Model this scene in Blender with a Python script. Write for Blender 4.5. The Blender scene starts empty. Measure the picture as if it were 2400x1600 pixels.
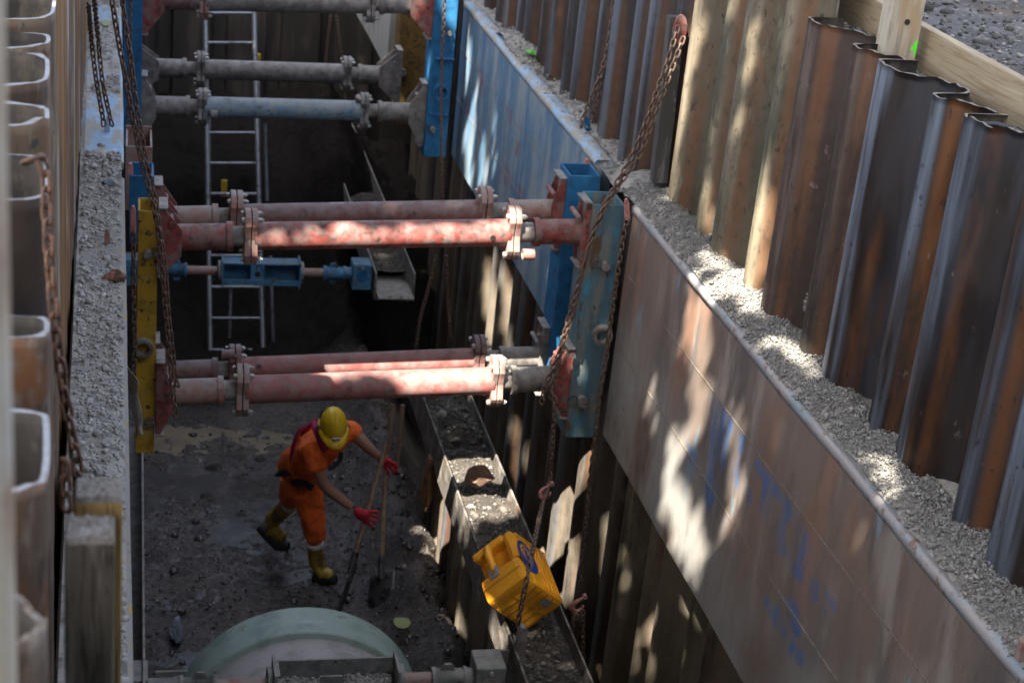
import bpy, bmesh, math, random
import numpy as np
from mathutils import Vector, Matrix, noise as mnoise

random.seed(7)
rng = np.random.default_rng(11)
scene = bpy.context.scene
COL = scene.collection
R = math.radians

# ------------------------------------------------------------------ camera geometry
F, CX, CY = 3927.0, 1200.0, 800.0
CAMZ = 6.0
_dy = np.array([-880., 1720., F]); _dy /= np.linalg.norm(_dy)
_dz = np.array([1000., 9480., -F]); _dz /= np.linalg.norm(_dz)
_dz -= _dy * _dz.dot(_dy); _dz /= np.linalg.norm(_dz)
_dx = np.cross(_dy, _dz)
if _dx[0] < 0: _dx = -_dx
RM = np.stack([_dx, _dy, _dz])


def at(u, v, x=None, y=None, z=None):
    """point of the line of sight through photo pixel (u, v) on a real plane x=, y= or z="""
    r = RM @ np.array([(u - CX) / F, -(v - CY) / F, 1.0])
    if x is not None: t = x / r[0]
    elif y is not None: t = y / r[1]
    else: t = (z - CAMZ) / r[2]
    p = r * t
    return Vector((p[0], p[1], p[2] + CAMZ))


# ------------------------------------------------------------------ mesh builder
class MB:
    def __init__(s):
        s.v, s.f, s.sm = [], [], []

    def add(s, verts, faces, smooth=False):
        o = len(s.v)
        s.v.extend([tuple(p) for p in verts])
        s.f.extend([tuple(i + o for i in f) for f in faces])
        s.sm.extend([smooth] * len(faces))
        return s

    def box(s, c, size, rot=None, bev=0.0):
        """bevelled box; rot is a 3x3 Matrix"""
        bm = bmesh.new()
        bmesh.ops.create_cube(bm, size=1.0)
        bmesh.ops.scale(bm, vec=size, verts=bm.verts)
        if bev > 0:
            bmesh.ops.bevel(bm, geom=bm.edges[:], offset=min(bev, min(size) * .45), segments=2, profile=.6, affect='EDGES')
        if rot is not None: bmesh.ops.rotate(bm, matrix=rot, verts=bm.verts)
        bmesh.ops.translate(bm, vec=c, verts=bm.verts)
        return s.bm(bm)

    def bm(s, bm, smooth=False):
        bm.verts.index_update()
        s.add([v.co[:] for v in bm.verts], [[v.index for v in f.verts] for f in bm.faces], smooth)
        bm.free()
        return s

    def b2(s, lo, hi, bev=0.0):
        lo, hi = Vector(lo), Vector(hi)
        return s.box((lo + hi) / 2, hi - lo, None, bev)

    def tube(s, pts, r, seg=12, cap=True, smooth=True):
        pts = [Vector(p) for p in pts]
        n = len(pts)
        rr = r if isinstance(r, (list, tuple)) else [r] * n
        d = []
        for i in range(n):
            a, b = pts[max(0, i - 1)], pts[min(n - 1, i + 1)]
            t = (b - a)
            d.append(t.normalized() if t.length > 1e-9 else Vector((0, 0, 1)))
        up = Vector((0, 0, 1)) if abs(d[0].z) < .9 else Vector((1, 0, 0))
        u = (up - d[0] * up.dot(d[0])).normalized()
        vs, fs = [], []
        for i in range(n):
            u = (u - d[i] * u.dot(d[i]))
            u = u.normalized() if u.length > 1e-6 else d[i].orthogonal().normalized()
            w = d[i].cross(u)
            for k in range(seg):
                a = 2 * math.pi * k / seg
                vs.append(pts[i] + (u * math.cos(a) + w * math.sin(a)) * rr[i])
        for i in range(n - 1):
            for k in range(seg):
                k2 = (k + 1) % seg
                fs.append((i * seg + k, i * seg + k2, (i + 1) * seg + k2, (i + 1) * seg + k))
        s.add(vs, fs, smooth)
        if cap:
            s.add(vs[:seg], [tuple(range(seg))[::-1]])
            s.add(vs[-seg:], [tuple(range(seg))])
        return s

    def pipe(s, a, b, r, ri, seg=20):
        """hollow pipe with thick wall"""
        a, b = Vector(a), Vector(b)
        d = (b - a).normalized()
        return s.tube([a + d * .0, b], r, seg, cap=False).ring(a, -d, r, ri, seg).ring(b, d, r, ri, seg).tube([b, a], ri, seg, cap=False)

    def ring(s, c, n, r, ri, seg=20):
        n = Vector(n).normalized()
        u = n.orthogonal().normalized(); w = n.cross(u)
        vs = []
        for rad in (r, ri):
            for k in range(seg):
                a = 2 * math.pi * k / seg
                vs.append(Vector(c) + (u * math.cos(a) + w * math.sin(a)) * rad)
        return s.add(vs, [(k, (k + 1) % seg, seg + (k + 1) % seg, seg + k) for k in range(seg)])

    def prism(s, outline, o, ax, ay, thick, smooth=False):
        """polygon (list of 2-D points) in plane (ax, ay) at o, extruded along ax x ay by +-thick/2"""
        ax, ay, o = Vector(ax), Vector(ay), Vector(o)
        n = ax.cross(ay).normalized()
        m = len(outline)
        vs = [o + ax * p[0] + ay * p[1] - n * thick / 2 for p in outline] + [o + ax * p[0] + ay * p[1] + n * thick / 2 for p in outline]
        fs = [tuple(range(m))[::-1], tuple(range(m, 2 * m))]
        fs += [(k, (k + 1) % m, m + (k + 1) % m, m + k) for k in range(m)]
        return s.add(vs, fs, smooth)

    def build(s, name, mat, parent=None, bevel=0.0, attr=None, flat=False):
        me = bpy.data.meshes.new(name)
        off = Vector(parent['_o']) if parent is not None and '_o' in parent else Vector((0, 0, 0))
        if off.length: s.v = [(a - off.x, b - off.y, c - off.z) for a, b, c in s.v]
        me.from_pydata(s.v, [], s.f)
        if not flat: me.polygons.foreach_set('use_smooth', s.sm)
        me.update()
        if attr:
            for k, vals in attr.items():
                a = me.attributes.new(k, 'FLOAT', 'POINT'); a.data.foreach_set('value', vals)
        me.materials.append(mat)
        ob = bpy.data.objects.new(name, me)
        COL.objects.link(ob)
        if parent is not None:
            ob.parent = parent
            ob['_o'] = tuple(off)
        if bevel > 0:
            m = ob.modifiers.new('bevel', 'BEVEL'); m.width = bevel; m.segments = 2; m.limit_method = 'ANGLE'; m.angle_limit = R(40)
        return ob


def grid_np(name, verts, nx, ny, mat, parent=None, attr=None, smooth=True):
    """verts: (nx*ny,3) array laid out row by row (ny rows of nx)"""
    i = np.arange(nx * ny).reshape(ny, nx)
    f = np.stack([i[:-1, :-1], i[:-1, 1:], i[1:, 1:], i[1:, :-1]], -1).reshape(-1, 4)
    mb = MB(); mb.v = [tuple(map(float, p)) for p in verts]; mb.f = [tuple(map(int, q)) for q in f]; mb.sm = [smooth] * len(f)
    return mb.build(name, mat, parent, attr=attr)


def thing(name, label, cat, loc=(0, 0, 0), group=None):
    o = bpy.data.objects.new(name, None); COL.objects.link(o)
    o.location = loc; o['_o'] = tuple(loc); o['label'] = label; o['category'] = cat
    o.empty_display_size = .1
    if group: o['group'] = group
    return o


def tag(o, label, cat, group=None, kind=None):
    o['label'] = label; o['category'] = cat
    if group: o['group'] = group
    if kind: o['kind'] = kind
    return o


def struct(o, label=None):
    o['kind'] = 'structure'
    if label: o['label'] = label; o['category'] = o.name.split('.')[0].replace('_', ' ')
    return o


# ------------------------------------------------------------------ materials
def hexc(r, g, b, _=0): return (r, g, b, 1.0)


class NT:
    def __init__(s, name):
        s.m = bpy.data.materials.new(name); s.m.use_nodes = True
        s.t = s.m.node_tree; s.n = s.t.nodes; s.l = s.t.links
        s.b = s.n['Principled BSDF']
        s.pos = s.n.new('ShaderNodeNewGeometry')
        s.oi = None

    def link(s, a, b): s.l.new(a, b)

    def vec(s, scale, seed=0.0, rnd=False):
        m = s.n.new('ShaderNodeVectorMath'); m.operation = 'MULTIPLY_ADD'
        s.link(s.pos.outputs['Position'], m.inputs[0])
        m.inputs[1].default_value = scale; m.inputs[2].default_value = (seed * 3.17, seed * 7.31, seed * 1.73)
        return m.outputs[0]

    def noise(s, scale, detail=5, rough=.6, seed=0, dist=0):
        t = s.n.new('ShaderNodeTexNoise'); t.inputs['Scale'].default_value = 1.0
        t.inputs['Detail'].default_value = detail; t.inputs['Roughness'].default_value = rough
        t.inputs['Distortion'].default_value = dist
        s.link(s.vec(scale if isinstance(scale, tuple) else (scale,) * 3, seed), t.inputs['Vector'])
        return t.outputs['Fac']

    def vor(s, scale, seed=0, feature='F1', out='Distance'):
        t = s.n.new('ShaderNodeTexVoronoi'); t.feature = feature; t.inputs['Scale'].default_value = 1.0
        s.link(s.vec(scale if isinstance(scale, tuple) else (scale,) * 3, seed), t.inputs['Vector'])
        return t.outputs[out]

    def ss(s, x, lo, hi):
        m = s.n.new('ShaderNodeMapRange'); m.interpolation_type = 'SMOOTHSTEP'
        s.link(x, m.inputs[0]); m.inputs[1].default_value = lo; m.inputs[2].default_value = hi
        return m.outputs[0]

    def math(s, op, a, b=None):
        m = s.n.new('ShaderNodeMath'); m.operation = op
        for i, q in enumerate((a, b)):
            if q is None: continue
            if isinstance(q, (int, float)): m.inputs[i].default_value = q
            else: s.link(q, m.inputs[i])
        return m.outputs[0]

    def mix(s, f, a, b):
        m = s.n.new('ShaderNodeMix'); m.data_type = 'RGBA'
        if isinstance(f, (int, float)): m.inputs[0].default_value = f
        else: s.link(f, m.inputs[0])
        for i, q in ((6, a), (7, b)):
            if isinstance(q, tuple): m.inputs[i].default_value = q
            else: s.link(q, m.inputs[i])
        return m.outputs[2]

    def attr(s, name):
        a = s.n.new('ShaderNodeAttribute'); a.attribute_name = name
        return a.outputs['Fac']

    def up(s, lo=.3, hi=.9):
        x = s.n.new('ShaderNodeSeparateXYZ'); s.link(s.pos.outputs['Normal'], x.inputs[0])
        return s.ss(x.outputs[2], lo, hi)

    def rand(s):
        if s.oi is None: s.oi = s.n.new('ShaderNodeObjectInfo')
        return s.oi.outputs['Random']


def mat(name, base, layers=(), rough=.7, rough2=None, metal=0., bump=None, spec=.5):
    """layers: dicts col, scale, lo, hi, [detail, seed, dist, op, attr, up, rand]"""
    t = NT(name)
    c = hexc(*base)
    first = None
    for i, L in enumerate(layers):
        f = None
        if L.get('attr'):
            f = t.ss(t.attr(L['attr']), L.get('alo', .35), L.get('ahi', .65))
        if L.get('scale') is not None:
            n = t.ss(t.noise(L['scale'], L.get('detail', 6), L.get('nr', .62), L.get('seed', i + 1.3), L.get('dist', 0)), L['lo'], L['hi'])
            f = n if f is None else t.math('MULTIPLY', f, n)
        if L.get('up'):
            q = t.up(*L['up']); f = q if f is None else t.math('MULTIPLY', f, q)
        if L.get('rand'):
            q = t.ss(t.rand(), *L['rand']); f = q if f is None else t.math('MULTIPLY', f, q)
        if L.get('op', 1) != 1: f = t.math('MULTIPLY', f, L['op'])
        if first is None: first = f
        c = t.mix(f, c, hexc(*L['col']))
    if isinstance(c, tuple): t.b.inputs['Base Color'].default_value = c
    else: t.link(c, t.b.inputs['Base Color'])
    t.b.inputs['Metallic'].default_value = metal
    t.b.inputs['Specular IOR Level'].default_value = spec
    if rough2 is not None:
        n = t.ss(t.noise(rough2[1], 4, .6, 9.7), rough2[2], rough2[3])
        mr = t.n.new('ShaderNodeMapRange'); t.link(n, mr.inputs[0]); mr.inputs[3].default_value = rough; mr.inputs[4].default_value = rough2[0]
        t.link(mr.outputs[0], t.b.inputs['Roughness'])
    else: t.b.inputs['Roughness'].default_value = rough
    if bump:
        bs, st, di = bump[:3]
        bn = t.n.new('ShaderNodeBump'); bn.inputs['Strength'].default_value = st; bn.inputs['Distance'].default_value = di
        t.link(t.noise(bs, 6, .65, 5.1), bn.inputs['Height']); t.link(bn.outputs[0], t.b.inputs['Normal'])
    return t.m


RUST = (.13, .055, .025); RUSTD = (.05, .026, .016); ORANGE = (.30, .12, .03); DUST = (.27, .25, .22); MUD = (.035, .028, .022)

M = {}
# sheet piles: 'prof' runs 0..1 across one sheet
LOW_LIFT = dict(col=(.20, .165, .125), attr='low', alo=.1, ahi=.9, scale=(3, 5, .6), lo=.36, hi=.58, seed=31, op=.8)  # pale pile feet, painted in to lighten the dim lower wall
PIT = dict(col=(.018, .014, .012), scale=(26, 26, 16), lo=.60, hi=.70, seed=21, detail=9, op=.8)
SPLASH = dict(col=(.22, .19, .155), scale=(18, 18, 10), lo=.64, hi=.73, seed=23, detail=9, op=.6)
M['pile_blue'] = mat('blue_grey_rusting_steel', (.034, .034, .040), [
    dict(col=(.026, .017, .013), scale=(2, 3.2, .3), lo=.46, hi=.60, seed=3.1, nr=.5),
    dict(col=(.17, .20, .245), attr='crest', alo=.35, ahi=.9, scale=(3, 6, .35), lo=.40, hi=.58, seed=2, nr=.55),  # blue-grey crest coating plus a painted sky highlight
    dict(col=(.175, .066, .018), attr='rusty', alo=.5, ahi=1.1, scale=(2, 1.7, .45), lo=.42, hi=.56, seed=6, op=.85),
    dict(col=(.085, .040, .018), scale=(5, 9, .5), lo=.54, hi=.66, seed=4.4),
    dict(col=(.36, .37, .38), attr='crest', alo=.5, ahi=1., scale=(10, 34, 1.1), lo=.60, hi=.74, seed=7, op=.6),
    PIT, SPLASH, LOW_LIFT,
], rough=.36, rough2=(.65, (6, 10, 2), .4, .6), metal=.4, bump=((40, 50, 22), .25, .003))
M['pile_brown'] = mat('brown_rusty_steel', (.045, .028, .020), [
    dict(col=(.020, .016, .015), scale=(2, 4, .4), lo=.45, hi=.60, seed=3),
    dict(col=(.16, .068, .027), attr='rusty', alo=.4, ahi=1., scale=(4, 7, .7), lo=.38, hi=.58, seed=6, op=.8),
    dict(col=(.12, .085, .065), attr='crest', alo=.3, ahi=.9, scale=(4, 9, .5), lo=.46, hi=.62, seed=4),
    dict(col=(.22, .19, .17), scale=(8, 20, 1.6), lo=.64, hi=.76, seed=8, op=.5),
    PIT, SPLASH, LOW_LIFT,
], rough=.55, rough2=(.8, 8, .4, .6), metal=.15, bump=((40, 50, 20), .35, .003))
M['pile_moss'] = mat('moss_stained_old_steel', (.105, .085, .056), [
    dict(col=(.25, .205, .14), attr='crest', alo=.1, ahi=.9, scale=(3, 4, .6), lo=.40, hi=.62, seed=2, detail=9),
    dict(col=(.060, .058, .036), scale=(3, 5, .8), lo=.48, hi=.62, seed=3),
    dict(col=(.15, .068, .03), attr='rusty', alo=.35, ahi=1., scale=(4, 6, .6), lo=.40, hi=.60, seed=5, op=.8),
    dict(col=(.16, .18, .13), scale=(9, 12, 3), lo=.60, hi=.70, seed=7, op=.7, detail=9),
    dict(col=(.05, .036, .025), scale=(28, 28, 14), lo=.52, hi=.68, seed=24, op=.6, detail=9),
    PIT, LOW_LIFT,
], rough=.75, rough2=(.92, 10, .4, .6), bump=((60, 60, 40), .5, .004))
M['pile_dark'] = mat('dark_slate_steel', (.034, .029, .027), [
    dict(col=(.12, .13, .155), attr='crest', alo=.3, ahi=.9, scale=(3, 7, .35), lo=.44, hi=.60, seed=2.7),
    dict(col=(.12, .052, .021), attr='rusty', alo=.4, ahi=1., scale=(3, 6, .4), lo=.42, hi=.6, seed=4.1, op=.8),
    dict(col=(.19, .165, .135), attr='crest', alo=.3, ahi=.9, scale=(4, 8, .6), lo=.56, hi=.68, seed=5.5),
    PIT, LOW_LIFT,
], rough=.55, rough2=(.8, 10, .4, .6), metal=.15, bump=((40, 50, 20), .3, .003))
M['end_dark'] = mat('depth_shaded_sheet', (.030, .026, .023), [dict(col=(.07, .056, .045), scale=(6, 6, .6), lo=.5, hi=.66, seed=2)], rough=.7)  # near-black sheet colour carries the depth shade of the far end
M['pile_left'] = mat('weathered_pale_rusting_steel', (.14, .095, .06), [
    dict(col=(.22, .195, .14), scale=(9, 11, 2.4), lo=.52, hi=.64, seed=2),
    dict(col=(.075, .045, .03), scale=(9, 10, 3), lo=.5, hi=.62, seed=3),
    dict(col=(.17, .075, .03), attr='rusty', alo=.2, ahi=.9, scale=(6, 8, 1.5), lo=.35, hi=.6, seed=5, op=.8),
    dict(col=(.05, .05, .042), scale=(30, 30, 24), lo=.58, hi=.68, seed=4),
], rough=.75, bump=((70, 70, 45), .5, .003))
M['pile_orange'] = mat('orange_rusted_steel', (.22, .115, .04), [
    dict(col=(.10, .055, .03), scale=(5, 5, .8), lo=.5, hi=.64, seed=2),
    dict(col=(.34, .30, .25), scale=(5, 4, .5), lo=.55, hi=.66, seed=3.3)], rough=.7, bump=((50, 50, 20), .3, .003))
M['pile_near'] = mat('mottled_brown_steel', (.12, .078, .055), [
    dict(col=(.25, .20, .16), scale=(14, 14, 5), lo=.48, hi=.66, seed=2),
    dict(col=(.19, .085, .038), scale=(12, 12, 5), lo=.5, hi=.62, seed=3),
    dict(col=(.05, .04, .035), scale=(16, 16, 7), lo=.56, hi=.68, seed=4),
    dict(col=(.45, .43, .40), scale=(18, 18, 10), lo=.69, hi=.73, seed=7),
], rough=.6, metal=.15, bump=((60, 60, 30), .3, .003))
M['soil_side'] = mat('dark_back_of_steel', (.050, .041, .033), [dict(col=(.09, .07, .05), scale=(14, 14, 8), lo=.5, hi=.64, seed=2), dict(col=(.022, .018, .015), scale=(9, 9, 5), lo=.5, hi=.62, seed=5)], rough=.85, bump=(50, .5, .004))  # darker tone for the back faces of the sheets
M['cut_edge'] = mat('flame_cut_bright_edge', (.30, .31, .34), [dict(col=(.25, .23, .22), scale=40, lo=.45, hi=.65)], rough=.55, bump=(90, .6, .004))
M['cut_dull'] = mat('dull_worn_edge', (.20, .17, .14), [dict(col=(.10, .07, .05), scale=40, lo=.45, hi=.65)], rough=.7, bump=(90, .5, .003))
# shields
M['shield_rust'] = mat('worn_red_brown_shield_plate', (.20, .148, .118), [
    dict(col=(.125, .105, .095), scale=(2.2, 2.2, .8), lo=.44, hi=.62, seed=1),
    dict(col=(.29, .245, .21), scale=(4, 4, 1.1), lo=.50, hi=.66, seed=2, detail=9),
    dict(col=(.25, .145, .10), scale=(3, 3, .8), lo=.52, hi=.68, seed=3, detail=9),
    dict(col=(.31, .31, .295), attr='grey', alo=.1, ahi=.8, scale=(1.6, 1.6, .8), lo=.34, hi=.54, seed=8, op=.9),
    dict(col=(.20, .33, .42), scale=(5, 5, 2.2), lo=.60, hi=.70, seed=4, op=.6, detail=9),
    dict(col=(.045, .13, .32), attr='paint', alo=.1, ahi=.7, scale=(9, 11, 2.2), lo=.37, hi=.62, seed=5, op=.78, detail=9),
    dict(col=(.38, .34, .31), scale=(20, 38, 4), lo=.62, hi=.74, seed=6, op=.5, detail=9),
    dict(col=(.09, .07, .06), scale=(20, 30, 5), lo=.60, hi=.74, seed=16, op=.6, detail=9),
    dict(col=(.05, .042, .038), scale=(9, 9, 6), lo=.70, hi=.74, seed=9, detail=9),
    dict(col=(.42, .40, .38), scale=(3, 90, 2.0), lo=.72, hi=.76, seed=26, op=.6),
], rough=.5, rough2=(.8, (10, 12, 4), .4, .6), bump=((14, 14, 6), .25, .006))
M['shield_blue'] = mat('worn_blue_shield_plate', (.105, .20, .305), [
    dict(col=(.28, .325, .345), scale=(3, 3.2, .8), lo=.41, hi=.62, seed=1, detail=9),
    dict(col=(.06, .16, .31), scale=(4, 4, 1.0), lo=.54, hi=.68, seed=2),
    dict(col=(.15, .14, .125), scale=(6, 7, .7), lo=.55, hi=.7, seed=3),
    dict(col=(.40, .41, .39), scale=(6, 9, .6), lo=.60, hi=.72, seed=4, op=.7),
    dict(col=(.20, .05, .065), attr='paint', alo=.05, ahi=.9, scale=(7, 8, 2), lo=.38, hi=.64, seed=5, op=.7, detail=9),
    dict(col=(.07, .05, .04), scale=(16, 18, 7), lo=.67, hi=.74, seed=9),
], rough=.6, rough2=(.8, 12, .4, .6), bump=((30, 40, 6), .2, .003))
M['shield_top_blue'] = mat('chalky_blue_top_edge', (.29, .41, .54), [
    dict(col=(.34, .31, .26), scale=(14, 3.5, 14), lo=.44, hi=.54, seed=2),
    dict(col=(.50, .53, .56), scale=14, lo=.55, hi=.7, seed=3)], rough=.8, bump=(40, .4, .006))
M['shield_top_rust'] = mat('chipped_pale_top_edge', (.33, .30, .29), [
    dict(col=(.24, .30, .33), scale=(14, 3, 14), lo=.46, hi=.66, seed=2),
    dict(col=(.20, .13, .10), scale=18, lo=.56, hi=.66, seed=3)], rough=.75, bump=(40, .4, .005))
M['shield_pale'] = mat('pale_grey_shield_plate', (.36, .36, .33), [dict(col=(.2, .19, .17), scale=(6, 6, 1.5), lo=.5, hi=.68)], rough=.7)
M['ledge_yellow'] = mat('dusty_worn_yellow_ledge', (.25, .23, .205), [
    dict(col=(.38, .24, .05), scale=14, lo=.57, hi=.63, seed=2),
    dict(col=(.20, .17, .15), scale=12, lo=.54, hi=.66, seed=3)], rough=.85, bump=(50, .4, .005))


def paint(name, col, dark=RUSTD, dust=DUST, d1=(.55, .64), d2=.75, chip=(.6, .66), sc=15):
    return mat(name, col, [
        dict(col=tuple(q * .55 for q in col), scale=sc * .7, lo=.45, hi=.7, seed=1),
        dict(col=dark, scale=sc * 1.6, lo=chip[0], hi=chip[1], seed=2, detail=8),
        dict(col=dust, scale=sc, lo=d1[0], hi=d1[1], seed=3, detail=9, op=.58),
        dict(col=dust, scale=sc * 1.3, lo=.30, hi=.62, seed=4, up=(.25, .95), op=d2),
    ], rough=.6, rough2=(.85, 14, .4, .6), bump=(45, .35, .004))


M['red'] = paint('scuffed_red_paint', (.23, .050, .040), dark=(.045, .03, .025), dust=(.21, .175, .16), d1=(.42, .62), d2=.42, chip=(.55, .62))
M['red_light'] = paint('faded_salmon_red_paint', (.29, .095, .085), dark=(.12, .10, .095), dust=(.23, .195, .18), d1=(.44, .64), d2=.38, chip=(.57, .64))
M['red_dark'] = paint('dusty_maroon_paint', (.17, .075, .065), dust=(.20, .18, .18), d1=(.4, .7), d2=.6)
M['grey_dirty'] = paint('dust_caked_steel', (.16, .14, .13), dust=(.30, .28, .255), d1=(.42, .62), d2=.7, chip=(.62, .7))
M['grey_red'] = paint('dusty_steel_with_red_traces', (.30, .14, .11), dust=(.27, .245, .225), d1=(.40, .56), d2=.75)
M['blue_grey'] = paint('dusty_faded_blue_paint', (.17, .26, .33), dust=(.34, .34, .31), d1=(.42, .62), d2=.8)
M['rail_yellow'] = paint('chipped_yellow_paint', (.46, .27, .02), dark=(.07, .035, .02), dust=(.33, .26, .13), d1=(.5, .7), d2=.3, chip=(.585, .62), sc=13)
M['rail_blue'] = paint('bright_blue_paint', (.012, .125, .28), dark=(.03, .05, .09), dust=(.10, .22, .36), d1=(.62, .8), d2=.3, chip=(.68, .74))
M['rail_teal'] = mat('worn_teal_paint', (.075, .15, .19), [
    dict(col=(.05, .24, .36), scale=(9, 9, 3.5), lo=.52, hi=.66, seed=1),
    dict(col=(.19, .19, .16), scale=(14, 14, 3), lo=.48, hi=.64, seed=2),
    dict(col=(.12, .07, .04), scale=(11, 11, 4), lo=.55, hi=.63, seed=3, detail=9),
    dict(col=(.06, .045, .04), scale=(30, 30, 16), lo=.60, hi=.68, seed=4)], rough=.65, bump=(60, .35, .003))
M['rail_brown'] = paint('dirty_yellow_brown_rail', (.17, .095, .02), dark=(.04, .035, .02), dust=(.2, .14, .05), d1=(.6, .75), d2=.4, chip=(.52, .6))
M['jack_blue'] = paint('dirty_jack_blue', (.06, .22, .38), dark=(.06, .04, .03), dust=(.15, .14, .12), d1=(.52, .62), d2=.5, chip=(.56, .64))
M['jack_grey'] = paint('dirty_grey_green_steel', (.15, .16, .15), dust=(.26, .245, .22), d1=(.45, .62), d2=.7)
M['bolt'] = mat('zinc_bolt', (.45, .44, .42), [dict(col=(.2, .17, .14), scale=60, lo=.5, hi=.62)], rough=.45, metal=.5)
M['post_steel'] = mat('dull_dark_post_steel', (.07, .066, .062), [dict(col=(.17, .17, .165), scale=(14, 14, 2), lo=.5, hi=.64, seed=2), dict(col=(.10, .05, .03), scale=(9, 9, 3), lo=.56, hi=.66, seed=4)], rough=.65, bump=(40, .3, .003))
M['beam_dirty'] = mat('mud_caked_beam_steel', (.10, .088, .076), [
    dict(col=(.20, .18, .155), scale=7, lo=.46, hi=.60, seed=2, detail=9), dict(col=(.10, .05, .028), scale=9, lo=.54, hi=.64, seed=4, detail=9),
    dict(col=(.035, .029, .024), scale=14, lo=.54, hi=.64, seed=6, detail=9)], rough=.85, bump=(40, .6, .006))
M['dark_steel'] = mat('dark_thread_steel', (.10, .10, .11), [dict(col=(.2, .19, .17), scale=20, lo=.5, hi=.65)], rough=.5, metal=.4)
M['chain'] = mat('rust_brown_chain_steel', (.15, .10, .075), [
    dict(col=(.20, .15, .11), scale=60, lo=.5, hi=.68), dict(col=(.15, .06, .03), scale=45, lo=.55, hi=.68, seed=4)], rough=.5, metal=.4)
M['chain_near'] = mat('orange_rusted_chain_steel', (.17, .085, .05), [
    dict(col=(.10, .07, .06), scale=40, lo=.45, hi=.62), dict(col=(.30, .15, .07), scale=60, lo=.56, hi=.68, seed=4)], rough=.65, metal=.2, bump=(120, .3, .002))
M['hook'] = paint('faded_pink_red_hook_paint', (.55, .21, .18), dark=(.2, .1, .08), dust=(.45, .36, .33), d1=(.55, .7), sc=25)
M['alu'] = mat('dull_aluminium', (.24, .26, .285), [dict(col=(.14, .135, .13), scale=14, lo=.48, hi=.66)], rough=.5, metal=.5)
M['wood_pale'] = mat('pale_sawn_timber', (.29, .225, .14), [
    dict(col=(.22, .15, .08), scale=(30, 3, 60), lo=.48, hi=.62, seed=2, dist=1.2),
    dict(col=(.36, .30, .20), scale=(8, 1.5, 20), lo=.5, hi=.66, seed=3, dist=.8),
    dict(col=(.15, .10, .06), scale=(40, 9, 40), lo=.69, hi=.74, seed=5)], rough=.75, bump=((50, 6, 90), .3, .003))
M['wood_post'] = mat('grey_pale_timber_post', (.38, .33, .25), [
    dict(col=(.25, .21, .16), scale=(40, 40, 4), lo=.48, hi=.64, seed=2, dist=.8),
    dict(col=(.34, .24, .13), scale=(8, 8, 2), lo=.52, hi=.66, seed=3),
    dict(col=(.10, .75, .03), attr='paint', alo=.4, ahi=.6)], rough=.75, bump=((90, 90, 8), .3, .003))
M['wood_grey'] = mat('weathered_grey_timber', (.115, .098, .078), [
    dict(col=(.045, .037, .03), scale=(60, 60, 5), lo=.48, hi=.62, seed=2, dist=1.),
    dict(col=(.18, .16, .135), scale=(30, 30, 3), lo=.5, hi=.64, seed=3, dist=.6),
    dict(col=(.012, .010, .008), scale=(70, 70, 2.2), lo=.655, hi=.69, seed=13, dist=1.2),
    dict(col=(.30, .18, .07), attr='edge', alo=.4, ahi=.8)], rough=.85, bump=((120, 120, 9), .6, .004))
M['wood_end'] = mat('crushed_timber_end_grain', (.24, .215, .19), [
    dict(col=(.15, .12, .10), scale=(60, 60, 60), lo=.5, hi=.6, seed=2),
    dict(col=(.33, .30, .28), scale=(30, 30, 30), lo=.52, hi=.64, seed=4)], rough=.9, bump=(90, .9, .006))
M['wood_fresh'] = mat('yellow_split_timber', (.42, .27, .10), [
    dict(col=(.22, .12, .04), scale=(60, 60, 4), lo=.5, hi=.6, seed=2), dict(col=(.20, .17, .14), scale=(20, 20, 4), lo=.55, hi=.66, seed=3)], rough=.8, bump=((90, 90, 8), .4, .004))
M['blur_post'] = mat('painted_pale_post', (.52, .44, .34), [
    dict(col=(.34, .22, .15), scale=(9, 9, 3.5), lo=.46, hi=.62, seed=2), dict(col=(.50, .47, .42), scale=(5, 5, 4), lo=.5, hi=.65, seed=3)], rough=.8)


def mud_mat():
    t = NT('wet_dark_mud')
    c = t.mix(t.ss(t.noise(3.2, 8, .65, 1), .38, .62), hexc(.022, .016, .0125), hexc(.075, .056, .044))
    c = t.mix(t.ss(t.noise(34, 6, .75, 2), .50, .62), c, hexc(.14, .11, .09))
    c = t.mix(t.ss(t.noise((10, 10, 10), 8, .75, 12), .54, .64), c, hexc(.016, .012, .010))
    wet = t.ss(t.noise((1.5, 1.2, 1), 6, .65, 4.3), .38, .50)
    painted_sheen = t.math('MULTIPLY', t.math('MULTIPLY', t.ss(t.noise((2.6, 2.2, 3), 8, .7, 14), .42, .56), t.ss(t.noise(20, 6, .75, 15), .44, .58)), t.attr('wet'))
    c = t.mix(t.math('MULTIPLY', painted_sheen, .75), c, hexc(.17, .165, .175))  # pale patches painted in for the sheen of the wet floor
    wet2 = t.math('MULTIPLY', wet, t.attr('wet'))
    c = t.mix(t.math('MULTIPLY', t.ss(t.noise(60, 4, .7, 8), .60, .66), t.attr('wet')), c, hexc(.34, .34, .36))  # pale flecks painted in as glints on the wet mud
    c = t.mix(t.attr('far'), c, hexc(.022, .019, .017))  # depth shade of the far end put into the mud colour
    t.link(c, t.b.inputs['Base Color'])
    mr = t.n.new('ShaderNodeMapRange'); t.link(wet2, mr.inputs[0]); mr.inputs[3].default_value = .75; mr.inputs[4].default_value = .06
    t.link(mr.outputs[0], t.b.inputs['Roughness'])
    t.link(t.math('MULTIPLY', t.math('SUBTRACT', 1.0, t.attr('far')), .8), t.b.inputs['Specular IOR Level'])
    b = t.n.new('ShaderNodeBump'); b.inputs['Strength'].default_value = .9; b.inputs['Distance'].default_value = .03
    t.link(t.noise(30, 8, .7, 6), b.inputs['Height']); t.link(b.outputs[0], t.b.inputs['Normal'])
    return t.m


M['mud'] = mud_mat()


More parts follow.
